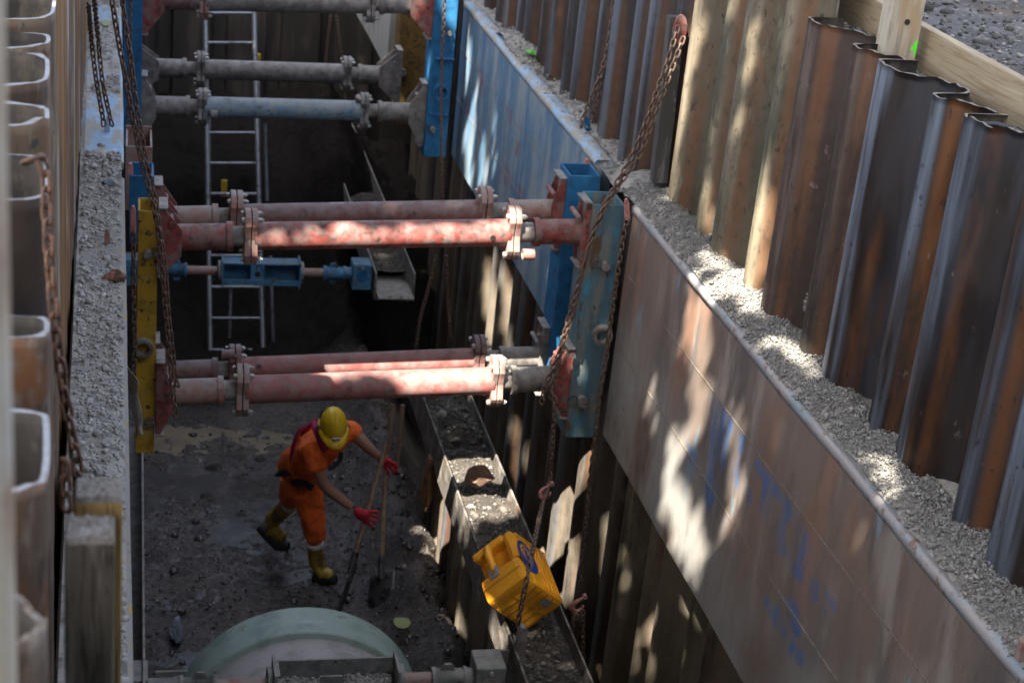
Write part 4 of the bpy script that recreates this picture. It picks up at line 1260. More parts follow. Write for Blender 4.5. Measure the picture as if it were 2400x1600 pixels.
lug('lifting_lug', 'blue lifting lug on the right blue panel top', 'lifting lug', 1388, 338, 1371, 270, 10.75, 'rail_blue', .022)
lug('lifting_lug', 'blue lifting lug on the left ledge with two chains', 'lifting lug', 247, 346, 254, 272, 10.35, 'shield_top_blue', .018)
lug('lifting_lug', 'rusty lifting lug standing in the gravel near the tall post', 'lifting lug', 1605, 570, 1590, 503, 8.75, 'grey_red', .03)
lug('lifting_lug', 'small dark lug with yellow paint spot on the left ledge', 'lifting lug', 253, 612, 251, 535, 8.3, 'grey_red', .016)
lug('lifting_lug', 'rusty lug at the bottom right corner of the gravel', 'lifting lug', 2400, 1545, 2412, 1490, 4.2, 'grey_red', .03)
lug('shackle_pin', 'pinkish red shackle hanging at the top of the yellow rail', 'shackle', 312, 545, 312, 482, 9.12, 'hook', .016)
lug('shackle_pin', 'orange red shackle at the top of the teal rail', 'shackle', 1470, 515, 1468, 466, 9.08, 'hook', .016)
lug('shackle_pin', 'pinkish red shackle standing on the blue rail stub', 'shackle', 306, 412, 305, 382, 9.7, 'hook', .016)
lug('shackle_pin', 'pink brown shackle behind the bright blue rail', 'shackle', 1378, 395, 1376, 372, 10.0, 'hook', .018)

# tall post with a chain plate
r = thing('steel_post', 'tall narrow grey post with red chain plate before the sheet piles', 'post', (3.0, 9.15, 3.02))
a, b_ = at(1543, 425, y=9.15), at(1585, 38, y=9.15)
mb = MB(); n_ = Vector((b_.x - a.x, 0, b_.z - a.z)); L = n_.length
mb.prism([(-.045, 0), (.045, 0), (.045, L), (-.045, L)], (a.x, 9.15, a.z), (1, 0, 0), n_.normalized(), .07); mb.build('column', M['post_steel'], r)
p = at(1592, 68, y=9.10); mb = MB()
mb.prism([(.05 * math.cos(t) * .8, .085 * math.sin(t)) for t in np.linspace(0, 6.28, 17)[:-1]], (p.x, 9.09, p.z), (1, 0, 0), (0, 0, 1), .02); mb.build('chain_plate', M['red'], r)

# ------------------------------------------------------------------ chains
def path(y, *pts):
    out = []
    for q in pts:
        yy = q[2] if len(q) > 2 else y
        out.append(at(q[0], q[1], y=yy))
    return out


make_chain([path(9.0, (1590, 62, 9.04), (1545, 200), (1490, 345), (1448, 425), (1405, 505), (1372, 610), (1352, 700), (1322, 800), (1302, 880), (1290, 935)),
            path(9.0, (1602, 88, 9.02), (1555, 215), (1500, 360), (1452, 432), (1412, 500), (1362, 640), (1335, 735), (1310, 830), (1278, 905), (1268, 950)),
            path(9.0, (1300, 930), (1297, 1000), (1293, 1060), (1287, 1130), (1270, 1190, 8.5), (1252, 1270, 7.8), (1234, 1360, 7.55), (1212, 1470, 7.55))],
           'doubled chain from the tall post down past the strut and yellow case', hooks=[(at(1282, 1150, y=8.95), .05, -.6)])
make_chain([path(8.95, (1470, 512), (1462, 545), (1447, 640), (1432, 745), (1420, 840), (1404, 930), (1398, 1000), (1388, 1080), (1375, 1200), (1366, 1290), (1355, 1400)),
            path(8.7, (1352, 1440), (1330, 1500), (1312, 1560), (1292, 1625)), path(8.7, (1366, 1430), (1366, 1520), (1368, 1640))],
           'chain hanging down the teal rail to a pink hook', hooks=[(at(1358, 1415, y=8.85), .055, -.6)])
make_chain([path(10.6, (1441, -20), (1432, 60), (1418, 140), (1392, 215), (1366, 280), (1362, 305)), path(10.62, (1436, 20), (1428, 120), (1410, 200), (1393, 255), (1388, 300))],
           'doubled chain from above to the blue lug on the right panel')
make_chain([path(14.1, (1042, -10), (1038, 100), (1034, 230), (1035, 330), (1036, 470))], 'thin chain down the tall blue rail')
make_chain([path(12.6, (1022, 600), (1000, 690), (985, 745), (975, 815)), path(12.6, (1046, 600), (1050, 700), (1056, 800))], 'two chain strands hanging in the dark right of the far channel')
make_chain([path(16.2, (776, 30), (768, 90), (762, 160), (756, 230)), path(16.2, (787, 30), (795, 90), (806, 170), (810, 250))], 'two thin strands of chain before the dark end wall')
make_chain([path(10.2, (219, -20, 9.6), (230, 90), (240, 190), (258, 275), (266, 305)), path(10.2, (208, 10, 9.6), (214, 90), (226, 190), (240, 270), (244, 305))],
           'two chain strands ending at the blue lug on the left ledge')
make_chain([path(9.0, (259, -20), (272, 60), (286, 140), (303, 230), (318, 310), (335, 390), (356, 470), (372, 545), (380, 620), (385, 700), (393, 780), (400, 860), (408, 930), (413, 985)),
            path(9.02, (285, -20), (294, 60), (307, 140), (318, 230), (330, 310), (345, 390), (362, 460), (375, 540), (388, 640), (395, 740), (404, 820), (413, 890), (420, 915))],
           'long doubled chain on the left hanging past the yellow rail')
make_chain([path(9.1, (313, 545), (313, 640), (314, 720), (316, 800), (313, 880))], 'single chain down the face of the yellow rail')
make_chain([path(14.1, (307, -10), (305, 100), (302, 220), (300, 330))], 'thin chain on the far left blue rail')
make_chain([path(3.62, (60, 380), (78, 366), (96, 372), (108, 410), (109, 470), (113, 540), (118, 640), (126, 720), (137, 820), (148, 900), (160, 980), (176, 1060), (184, 1130), (186, 1230), (184, 1320))],
           'heavy orange rusted chain slung over the near left sheet pile', 'chain_near', pitch=.037, wr=.0052, hw=.0118, na=18, nr=8)
make_chain([path(3.1, (152, 1080), (154, 1150), (158, 1230))], 'short rusty chain end behind the grey timber', 'chain_near', pitch=.037, wr=.005, hw=.0112)

# ------------------------------------------------------------------ timbers and near left
def timber(label, x0, x1, y0, y1, z0, z1, m, end, cat='timber post', jag=.004):
    r = thing('timber_post', label, cat, ((x0 + x1) / 2, (y0 + y1) / 2, z0))
    mb = MB(); mb.b2((x0, y0, z0), (x1, y1, z1 - .012), .004); mb.build('post', M[m], r)
    nx_, ny_ = 22, 18
    V = np.array([[x0 + (x1 - x0) * i / (nx_ - 1), y0 + (y1 - y0) * j / (ny_ - 1), z1 + jag * fbm(i * .5, j * .5, x0) + (-.013 if i in (0, nx_ - 1) or j in (0, ny_ - 1) else 0)] for j in range(ny_) for i in range(nx_)])
    grid_np('end_grain', V, nx_, ny_, M[end], r, smooth=False)
    return r


timber('thick weathered grey timber with crushed top, nearest on the left ledge', -.113, -.022, 2.81, 2.905, 3.0, 4.40, 'wood_grey', 'wood_end')
timber('yellow split timber just behind the grey one', -.098, -.008, 2.925, 3.01, 3.0, 4.425, 'wood_fresh', 'wood_end')
mb = MB(); mb.tube([(-.173, 1.72, 4.2), (-.173, 1.72, 6.2)], .05, 20)
o = mb.build('foreground_post', M['blur_post']); tag(o, 'blurred pale post closest to the viewer at the left edge', 'post')
# torn strap
mb = MB(); pts = path(8.0, (222, 805, 7.2), (250, 815, 7.1), (285, 850, 7.1), (308, 880, 7.15), (318, 920, 7.2), (325, 980, 7.2), (330, 1020, 7.15))
sp = smooth_path(pts, 6); vs, fs = [], []
for i, p in enumerate(sp):
    w_ = .016 + .006 * math.sin(i * .7); tw = .5 * i / len(sp)
    d = Vector((w_ * math.cos(tw), -w_ * .6, w_ * math.sin(tw)))
    vs += [p - d, p + d]
for i in range(len(sp) - 1): fs.append((2 * i, 2 * i + 1, 2 * i + 3, 2 * i + 2))
mb.add(vs, fs, True); o = mb.build('torn_strap', M['cloth_rag']); o.modifiers.new('s', 'SOLIDIFY').thickness = .004
tag(o, 'torn grey fabric strap draped over the edge of the left ledge', 'strap')

# ------------------------------------------------------------------ right: guard rail, ground
r = thing('guard_rail', 'pale sawn plank rail on edge behind the right sheet piles', 'plank rail', (3.42, 6.5, 4.45))
mb = MB()
bb, tt = at(1860, -5, x=3.42), at(2400, 325, x=3.42)
n = 16; vs, fs = [], []
y_lo, y_hi = 4.6, 9.6
for k in range(n + 1):
    y = y_lo + (y_hi - y_lo) * k / n
    zb = bb.z + (tt.z - bb.z) * (y - bb.y) / (tt.y - bb.y)
    vs += [(3.42, y, zb), (3.47, y, zb), (3.47, y, zb + .205), (3.42, y, zb + .205)]
for k in range(n):
    for j in range(4): fs.append((k * 4 + j, k * 4 + (j + 1) % 4, k * 4 + 4 + (j + 1) % 4, k * 4 + 4 + j))
fs += [(0, 1, 2, 3)[::-1], (n * 4, n * 4 + 1, n * 4 + 2, n * 4 + 3)]
mb.add(vs, fs); mb.build('plank', M['wood_pale'], r, bevel=.004)
r = thing('timber_stake', 'upright pale timber stake with a green paint splash', 'timber stake', (3.27, 7.0, 4.3))
a = at(2092, 178, x=3.3)
mb = MB(); nx_, nz_ = 14, 60
x0, x1, y0, y1 = 3.215, 3.36, a.y - .06, a.y + .05
vs, fs, at_ = [], [], []
loop = [(x0, y1)] + [(x0, y1 + (y0 - y1) * k / 8) for k in range(1, 9)] + [(x0 + (x1 - x0) * k / 8, y0) for k in range(1, 9)] + [(x1, y1 + (y0 - y1) * k / 8) for k in range(7, -1, -1)]
gp = at(2152, 117, y=y0)
for j in range(nz_ + 1):
    z = 4.1 + 1.6 * j / nz_
    for (px, py) in loop:
        vs.append((px, py, z)); dd = math.hypot(px - gp.x, (z - gp.z) * .9) + .012 * mnoise.noise(Vector((px * 60, z * 60, 0)))
        at_.append(1.0 if dd < .036 and py < y0 + .01 else 0.0)
m = len(loop)
for j in range(nz_):
    for k in range(m): fs.append((j * m + k, j * m + (k + 1) % m, (j + 1) * m + (k + 1) % m, (j + 1) * m + k))
mb.add(vs, fs); mb.build('stake', M['wood_post'], r, attr={'paint': at_})
p = at(2126, 52, y=y0); mb = MB(); mb.tube([(p.x, y0 - .001, p.z), (p.x, y0 - .004, p.z)], .013, 10); mb.build('knot', M['sole'], r)


def gz(x, y):
    return 4.44 + .03 * fbm(x * 1.3, y * 1.3, 1) + .02 * fbm(x * 5, y * 5, 2) + max(0, x - 4.6) * .16 + .35 * max(0, x - 6.0) * max(0, fbm(x * .6, y * .5, 9) + .4)


V = np.array([[x, y, gz(x, y)] for y in np.arange(1.5, 20.0, .07) for x in np.arange(3.36, 8.6, .06)])
o = grid_np('ground', V, len(np.arange(3.36, 8.6, .06)), len(np.arange(1.5, 20.0, .07)), M['ground']); struct(o)
# wider ground all round, a sheet with the trench left open
mb = MB()
for (x0, x1, y0, y1, z) in ((8.5, 70, -60, 90, 4.9), (-70, -.45, -60, 90, 4.55), (-.45, 8.5, 20.0, 90, 4.4), (-.45, 8.5, -60, 1.15, 4.3), (3.36, 8.5, 1.15, 1.52, 4.42)):
    mb.add([(x0, y0, z), (x1, y0, z), (x1, y1, z), (x0, y1, z)], [(0, 1, 2, 3)])
struct(mb.build('terrain', M['ground']))
mb = MB(); mb.add([(-.45, 1.15, -1), (3.4, 1.15, -1), (3.4, 1.15, 4.3), (-.45, 1.15, 4.3)], [(0, 1, 2, 3)]); mb.add([(-.48, 1.15, -1), (-.48, 20, -1), (-.48, 20, 4.55), (-.48, 1.15, 4.55)], [(0, 1, 2, 3)])
mb.add([(3.37, 1.15, -1), (3.37, 20, -1), (3.37, 20, 4.40), (3.37, 1.15, 4.40)], [(0, 1, 2, 3)])
mb.add([(-.45, 19.7, -1), (3.4, 19.7, -1), (3.4, 19.7, 4.3), (-.45, 19.7, 4.3)], [(0, 1, 2, 3)])
struct(mb.build('earth_bank', M['soil_dark']))
pts, sz = [], []
for _ in range(7000):
    x, y = 3.28 + random.random() ** 1.3 * 4, random.uniform(4.6, 13)
    pts.append((x, y, gz(x, y) + .004)); sz.append(.006 + random.expovariate(130))
for _ in range(2400):
    x, y = random.uniform(3.26, 3.46), random.uniform(4.6, 8.3)
    pts.append((x, y, gz(max(x, 3.28), y) + .01)); sz.append(random.uniform(.007, .02))
g = stones('pebbles', pts, sz, 'gravel_dark'); tag(g, 'dark and pale pebbles strewn over the ground behind the plank rail', 'pebbles', kind='stuff')
mb = MB(); mb.tube([at(2292, 293, z=4.50), at(2330, 292, z=4.51), at(2372, 302, z=4.50), at(2420, 330, z=4.49)], .012, 10); mb.tube([at(2362, 305, z=4.49), at(2385, 330, z=4.48)], .010, 8)
o = mb.build('hose', M['rubber']); tag(o, 'black hose lying on gravel behind the near sheet piles', 'hose')
for u, v, lab in ((1240, 128, 'bright green leaf on the sand of the right blue panel'),):
    p = at(u, v, z=3.09); mb = MB(); mb.add([(p.x + .05 * math.cos(t), p.y + .07 * math.sin(t), p.z + .02 + .012 * math.sin(2 * t)) for t in np.linspace(0, 6.28, 11)[:-1]], [tuple(range(10))])
    o = mb.build('leaf', M['leaf_green']); o.modifiers.new('s', 'SOLIDIFY').thickness = .003; tag(o, lab, 'leaf')
p = at(248, 57, z=3.06); mb = MB(); mb.add([(p.x + .035 * math.cos(t), p.y + .10 * math.sin(t), p.z + .01) for t in np.linspace(0, 6.28, 11)[:-1]], [tuple(range(10))])
o = mb.build('leaf', M['leaf_fallen']); o.modifiers.new('s', 'SOLIDIFY').thickness = .003; tag(o, 'pale leaf on the soil at the far end of the left ledge', 'leaf')
# splash of dried mortar on a pile
V, pts, sz = [], [], []
for _ in range(420):
    u, v = random.gauss(1880, 8), random.uniform(600, 742)
    w_ = 13 * math.sin((v - 598) / 148 * math.pi) ** .6 + 2
    u = 1880 + random.uniform(-1, 1) * w_ - (v - 670) * .05
    p = at(u, v, x=XR + .13); pts.append(tuple(p)); sz.append(random.uniform(.008, .018))
o = stones('mortar_splash', pts, sz, 'gravel', flatten=1.); tag(o, 'pale crust of dried mortar stuck to the rust brown sheet pile', 'mortar', kind='stuff')

# ------------------------------------------------------------------ ladders and rods
r = thing('ladder', 'grey aluminium ladder leaning in the dark far end of the trench', 'ladder', (.95, 14.9, -.4))
for (ut, ub) in ((481, 493), (595, 617)):
    a, b_ = at(ut, 28, y=16.9), at(ub, 846, y=14.95)
    mb = MB(); mb.tube([a, b_], .026, 8); mb.build('stile', M['alu'], r)
for k in range(12):
    t = (k + .05) / 11.4
    A = at(481, 28, y=16.9).lerp(at(493, 846, y=14.95), t); B = at(595, 28, y=16.9).lerp(at(617, 846, y=14.95), t)
    mb = MB(); mb.tube([A, B], .017, 8); mb.build('rung', M['alu'], r)
r = thing('ladder', 'second narrow ladder section behind the first with yellow cap', 'ladder', (1.0, 16, .2))
for (ut, ub, vt) in ((489, 489, 215), (604, 605, 140)):
    mb = MB(); a, b_ = at(ut, vt, y=16.75), at(ub, 480, y=16.0); mb.tube([a, b_], .022, 8); mb.build('stile', M['alu'], r)
mb = MB(); a = at(604, 138, y=16.75); mb.tube([a, a + Vector((0, 0, .05))], .03, 8); mb.build('end_cap', M['level'], r)
for k, (u0, v0, u1, v1, lab) in enumerate(((541, 660, 537, 812, 'thin bluish rod standing behind the ladder rungs'), (634, 600, 640, 802, 'thin grey rod right of the ladder'), (621, 290, 626, 470, 'thin grey rod above the maroon strut beside the ladder'))):
    mb = MB(); mb.tube([at(u0, v0, y=15.4), at(u1, v1, y=15.2)], .018, 8); o = mb.build('steel_rod', M['alu']); tag(o, lab, 'rod')
p = at(525, 441, y=16.2); mb = MB(); mb.box(p, (.06, .03, .17), None, .006); o = mb.build('tool_case', M['level']); tag(o, 'small yellow tool hanging behind the ladder', 'tool')

# ------------------------------------------------------------------ yellow case
r0 = [Vector((-.107, .953, .284)), Vector((.725, .27, -.634)), Vector((-.68, .138, -.72))]
K = at(1233, 1352, y=7.95)
L1, L2, L3 = .40, .39, .295
A1, A2, A3 = r0
r = thing('tool_case', 'amber yellow plastic case with blue oval emblem lying on the right channel beam', 'plastic case', tuple(K + A1 * L1 / 2 + A2 * L2 / 2 + A3 * L3 / 2))
C = lambda a, b, c: K + A1 * a * L1 + A2 * b * L2 + A3 * c * L3
rotm = Matrix((A1, A2, A3)).transposed()


def cbox(a0, a1, b0, b1, c0, c1, bev):
    m = MB(); cen = C((a0 + a1) / 2, (b0 + b1) / 2, (c0 + c1) / 2)
    return m.box(cen, ((a1 - a0) * L1, (b1 - b0) * L2, (c1 - c0) * L3), rotm, bev)


# body made of a lower shell and a lid with the handle bay between them (b=0 is the handle side)
cbox(0, 1, .20, 1, 0, 1, .035).build('shell', M['case'], r)
cbox(0.02, .46, 0, .3, .02, .98, .03).build('lower_grip_side', M['case'], r)
cbox(.46, .98, 0.03, .3, .0, .22, .03).build('end_cheek', M['case'], r)
m = cbox(.86, .99, 0.02, .3, .2, .98, .02); m.build('upper_lip', M['case'], r)
m = MB(); m.tube([C(.44, .04, .60), C(.60, .01, .60), C(.76, .01, .60), C(.93, .05, .60)], .024, 12); m.build('handle', M['case'], r)
m = cbox(.34, .52, -.02, .04, .50, .72, .006); lt = m.build('latch', M['latch'], r)
m = cbox(.39, .47, -.03, .045, .56, .66, .003); m.build('latch_slot', M['case_line'], lt)
m = cbox(.60, .74, .16, .205, .06, .16, .004); m.build('latch', M['latch'], r)
m = cbox(.80, .9, .76, .86, -.012, .02, .004); m.build('latch', M['latch'], r)
m = MB()
for bb in (.56, .64, .72, .80, .88): m.box(C(.5, bb, -.002), (.88 * L1, .012, .010), rotm, .003)
m.box(C(.93, .55, -.003), (.02, .8 * L2, .012), rotm, .004)
m.build('rib', M['case'], r)
m = MB()
for bb in (.3, .45, .6, .75): m.box(C(-.001, bb, .5), (.004, .005, .9 * L3), rotm, 0)
m.box(C(-.001, .55, .5), (.0045, .85 * L2, .004), rotm, 0)
m.box(C(.25, -.002, .5), (.004, .004, .9 * L3), rotm, 0)
m.box(C(.46, .2, -.0005), (.004, .3 * L2, .003), rotm, 0)
m.build('seam', M['case_line'], r)
m = MB(); m.box(C(-.002, .72, .22), (.005, .07, .05), rotm, 0); m.build('label_plate', M['latch'], r)
# oval emblem: outer ring heavy at one end, inner ring and a dark centre bar
m = MB(); cen = C(.55, .30, -.004)


def oval(ra, rb, ra2, rb2, off=0, n=40, t0=0, t1=2 * math.pi):
    vs, fs = [], []
    for k in range(n + 1):
        t = t0 + (t1 - t0) * k / n
        for (p, q, o_) in ((ra, rb, 0), (ra2, rb2, off)):
            vs.append(cen + A1 * (math.cos(t) * p + o_) + A2 * math.sin(t) * q)
    for k in range(n): fs.append((2 * k, 2 * k + 1, 2 * k + 3, 2 * k + 2))
    m.add(vs, fs)


oval(.125, .085, .085, .055, .018); oval(.07, .044, .062, .037, .02)
m.box(cen + A1 * .015, (.075, .026, .0015), rotm, 0)
o = m.build('emblem', M['logo'], r); o.modifiers.new('s', 'SOLIDIFY').thickness = .002

# ------------------------------------------------------------------ worker
def skin_obj(name, nodes, edges, m, parent, root=0, sub=2, shape=None):
    """nodes: list of (Vector, radius or (rx, ry)); grows one smooth surface with a Skin modifier"""
    me = bpy.data.meshes.new(name + '_cage')
    me.from_pydata([tuple(n[0]) for n in nodes], edges, [])
    ob = bpy.data.objects.new(name + '_cage', me); COL.objects.link(ob)
    md = ob.modifiers.new('skin', 'SKIN'); md.use_smooth_shade = True
    sv = me.skin_vertices[0].data
    for i, nd in enumerate(nodes):
        r_ = nd[1]; sv[i].radius = (r_, r_) if not isinstance(r_, tuple) else r_
        sv[i].use_root = (i == root)
    sb = ob.modifiers.new('sub', 'SUBSURF'); sb.levels = sub; sb.render_levels = sub
    dg = bpy.context.evaluated_depsgraph_get(); dg.update()
    ev = ob.evaluated_get(dg)
    m2 = bpy.data.meshes.new_from_object(ev)
    bpy.data.objects.remove(ob)
    off = Vector(parent['_o'])
    for v in m2.vertices: v.co = v.co - off
    if m == 'hivis':
        for v in m2.vertices:
            c_ = v.co + off
            k_ = .011 * mnoise.noise(Vector((c_.x * 9, c_.y * 9, c_.z * 26))) + .007 * mnoise.noise(Vector((c_.x * 30, c_.y * 30, c_.z * 40)))
            v.co = v.co + v.normal * k_
    m2.polygons.foreach_set('use_smooth', [True] * len(m2.polygons))
    m2.materials.clear(); m2.materials.append(M[m])
    o = bpy.data.objects.new(name, m2); COL.objects.link(o); o.parent = parent
    return o


yw = 10.75
W = lambda u, v, y=yw: at(u, v, y=y)
wr = thing('person', 'worker in orange clothes and yellow helmet bending to shovel in the trench', 'person', tuple(W(740, 1335)))
pel = W(702, 1112, 10.78)
hipF, hipB = W(716, 1128, 10.66), W(690, 1130, 10.92)
kneeF, ankF = W(731, 1203, 10.60), W(741, 1318, 10.72)
kneeB, ankB = W(678, 1180, 10.98), W(627, 1222, 11.14)
waist = W(706, 1085, 10.74); chest = W(742, 1042, 10.62); neckb = W(769, 1018, 10.52)
shF, shB = W(727, 1050, 10.42), W(826, 1007, 10.70)
elF, wrF = W(758, 1136, 10.34), W(826, 1190, 10.32)
elB, wrB = W(856, 1042, 10.62), W(893, 1073, 10.58)
head = W(781, 1000, 10.36)
face = W(782, 1022, 10.30)
body_nodes = [(pel, .12), (waist, .115), (chest, .13), (neckb, .075), (W(775, 1012, 10.44), .06), (head, .092), (face, .075),
              (shF, .06), (elF, .046), (W(790, 1162, 10.33), .042), (wrF, .03), (shB, .06), (elB, .046), (wrB, .03),
              (hipF, .09), (kneeF, .065), (ankF, .045), (hipB, .09), (kneeB, .065), (ankB, .045)]
body_edges = [(0, 1), (1, 2), (2, 3), (3, 4), (4, 5), (5, 6), (2, 7), (7, 8), (8, 9), (9, 10), (2, 11), (11, 12), (12, 13), (0, 14), (14, 15), (15, 16), (0, 17), (17, 18), (18, 19)]
skin_obj('body', body_nodes, body_edges, 'skin', wr, 0)
# face
fd = (face - head); fdir = Vector((.12, -.80, -.55)).normalized()
side = Vector((1, .12, .0)).normalized(); upf = side.cross(fdir).normalized()
if upf.z < 0: upf = -upf
fc = face + fdir * .045
m = MB(); m.tube([fc + upf * .02, fc + fdir * .022 - upf * .012, fc - upf * .022], [.010, .016, .011], 8); m.build('nose', M['skin'], wr)
m = MB()
for s_ in (-1, 1): m.box(fc + side * .034 * s_ + upf * .022 + fdir * .008, (.024, .008, .010), None, .003)
m.build('eyes', M['eye'], wr)
m = MB(); m.box(fc - upf * .048 + fdir * .006, (.045, .010, .010), None, .003); m.build('mouth', M['rock_brown'], wr)
m = MB()
for s_ in (-1, 1): m.tube([head + side * .092 * s_ - upf * .035, head + side * .10 * s_ - upf * .0, head + side * .094 * s_ + upf * .025], [.012, .02, .012], 8)
m.build('ears', M['skin'], wr)
m = MB(); m.tube([head - fdir * .06 - upf * .05, head - fdir * .075, head - fdir * .05 + upf * .04], [.06, .085, .07], 12); m.build('hair', M['hair'], wr)
# shirt
sh_nodes = [(W(694, 1106, 10.77), .155), (W(714, 1066, 10.68), .165), (chest, .155), (neckb, .10),
            (shF, .088), (W(749, 1112, 10.36), .078), (shB, .088), (W(843, 1026, 10.67), .074)]
skin_obj('shirt', sh_nodes, [(0, 1), (1, 2), (2, 3), (2, 4), (4, 5), (2, 6), (6, 7)], 'hivis', wr, 1, sub=3)
# trousers
tr_nodes = [(W(704, 1118, 10.74), .138), (W(722, 1160, 10.63), .118), (kneeF, .098), (W(737, 1243, 10.62), .085), (W(738, 1270, 10.66), .078),
            (W(684, 1150, 10.95), .105), (kneeB, .088)]
skin_obj('trousers', tr_nodes, [(0, 1), (1, 2), (2, 3), (3, 4), (0, 5), (5, 6)], 'hivis', wr, 0, sub=3)
m = MB(); m.tube([W(737.5, 1270, 10.655), W(738, 1275, 10.66)], [.066, .066], 20); m.build('reflective_cuff', M['reflect'], wr)
m = MB(); m.tube([W(681, 1178, 10.97), W(676, 1183, 10.99)], [.066, .066], 20); m.build('reflective_cuff', M['reflect'], wr)
# boots
toeF = W(784, 1348, 10.62)
skin_obj('boot', [(W(738, 1272, 10.66), .066), (W(740, 1300, 10.69), .062), (W(745, 1334, 10.72), .062), (W(763, 1345, 10.67), .052), (toeF, .042)], [(0, 1), (1, 2), (2, 3), (3, 4)], 'boot', wr, 2)
m = MB(); m.tube([W(738, 1351, 10.72), W(762, 1357, 10.66), W(787, 1358, 10.61)], [.045, .05, .036], 12); m.build('sole', M['sole'], wr)
skin_obj('boot', [(W(684, 1176, 10.97), .068), (W(655, 1203, 11.05), .068), (W(626, 1228, 11.14), .065), (W(644, 1246, 11.08), .056), (W(668, 1262, 11.0), .044)], [(0, 1), (1, 2), (2, 3), (3, 4)], 'boot', wr, 2)
m = MB(); m.tube([W(609, 1234, 11.15), W(630, 1256, 11.09), W(652, 1276, 11.02), W(676, 1281, 10.98)], [.038, .045, .05, .036], 12); m.build('sole', M['sole'], wr)


# gloves with five fingers curled round the shafts
def glove(wrist, palm, fdirv, spread, thumbv, curl, label):
    fdirv = fdirv.normalized(); spread = (spread - fdirv * spread.dot(fdirv)).normalized(); curl = curl.normalized()
    nodes = [(wrist, .043), ((wrist + palm) / 2, .038), (palm, .040)]
    edges = [(0, 1), (1, 2)]
    for k, (L, off) in enumerate(((.095, -.042), (.108, -.014), (.10, .014), (.078, .040))):
        fd_ = (fdirv + spread * off * 7.5).normalized()
        b0 = palm + spread * off + fd_ * .03
        p1 = b0 + fd_ * L * .45; p2 = p1 + (fd_ * .6 + curl * .75).normalized() * L * .4; p3 = p2 + (fd_ * .1 + curl).normalized() * L * .3
        i = len(nodes)
        nodes += [(b0, .013), (p1, .0115), (p2, .0105), (p3, .009)]
        edges += [(2, i), (i, i + 1), (i + 1, i + 2), (i + 2, i + 3)]
    i = len(nodes); tb = palm - fdirv * .02 + spread * -.04
    nodes += [(tb, .016), (tb + thumbv.normalized() * .04, .014), (tb + thumbv.normalized() * .07 + curl * .015, .011)]
    edges += [(2, i), (i, i + 1), (i + 1, i + 2)]
    g = skin_obj('glove', nodes, edges, 'glove', wr, 2, sub=1)
    return g


palmF = W(853, 1207, 10.335)
glove(W(832, 1194, 10.32), palmF, Vector((.9, -.1, -.25)), Vector((.2, -.15, 1)), Vector((.55, -.5, .35)), Vector((.2, .75, -.5)), '')
palmB = W(901, 1080, 10.57)
glove(W(892, 1072, 10.58), palmB, Vector((.8, -.15, -.6)), Vector((.4, -.6, .6)), Vector((.3, -.7, .3)), Vector((.1, .5, -.8)), '')
# helmet
hc = head + Vector((0, .0, .035)); hup = (Vector((.0, -.42, .9))).normalized(); hf = Vector((.05, -.88, -.45)).normalized(); hf = (hf - hup * hf.dot(hup)).normalized(); hs = hf.cross(hup)
hc = W(781, 998, 10.36)
vs, fs = [], []
nt, npn = 32, 10
for j in range(npn + 1):
    ph = math.pi / 2 * j / npn
    for k in range(nt):
        t = 2 * math.pi * k / nt
        rr = math.cos(ph)
        ridge = .006 * sum(math.exp(-((math.cos(ph) * math.sin(t) - q) / .09) ** 2) for q in (-.33, 0, .33)) * (1 if j > 2 else 0)
        vs.append(hc + hf * math.cos(t) * rr * .122 + hs * math.sin(t) * rr * .093 + hup * ((math.sin(ph) ** .85) * .142 + ridge))
for j in range(npn):
    for k in range(nt): fs.append((j * nt + k, j * nt + (k + 1) % nt, (j + 1) * nt + (k + 1) % nt, (j + 1) * nt + k))
m = MB(); m.add(vs, fs, True)
# brim all round, long peak at the front
vs, fs = [], []
for k in range(nt):
    t = 2 * math.pi * k / nt
    pk = max(0, math.cos(t)) ** 2 * .052 + .012
    for (e, dz) in ((0, .012), (0, -.004), (1, -.012 - pk * .25), (1, -.006 - pk * .25)):
        vs.append(hc + hf * math.cos(t) * (.122 + e * pk) + hs * math.sin(t) * (.093 + e * (.014 + pk * .3)) + hup * dz)
for k in range(nt):
    for j in range(4):
        fs.append((k * 4 + j, k * 4 + (j + 1) % 4, ((k + 1) % nt) * 4 + (j + 1) % 4, ((k + 1) % nt) * 4 + j))
m.add(vs, fs, True)
ho = m.build('helmet', M['helmet'], wr)
m = MB(); pp = hc + hf * .142 + hup * .035
m.box(pp, (.06, .012, .02), Matrix((hs, hf, hup)).transposed(), .003); m.build('badge', M['buckle'], ho)


# harness
def strap(name, pts, w, mt, nrm=None, parent=wr):
    sp = smooth_path(pts, 6); vs, fs = [], []
    for i, p in enumerate(sp):
        d = (sp[min(i + 1, len(sp) - 1)] - sp[max(i - 1, 0)]).normalized()
        view = (Vector((0, 0, CAMZ)) - p).normalized()
        s_ = d.cross(view).normalized()
        vs += [p - s_ * w / 2, p + s_ * w / 2]
    for i in range(len(sp) - 1): fs.append((2 * i, 2 * i + 1, 2 * i + 3, 2 * i + 2))
    m = MB(); m.add(vs, fs, True); o = m.build(name, M[mt], parent); o.modifiers.new('s', 'SOLIDIFY').thickness = .006
    return o


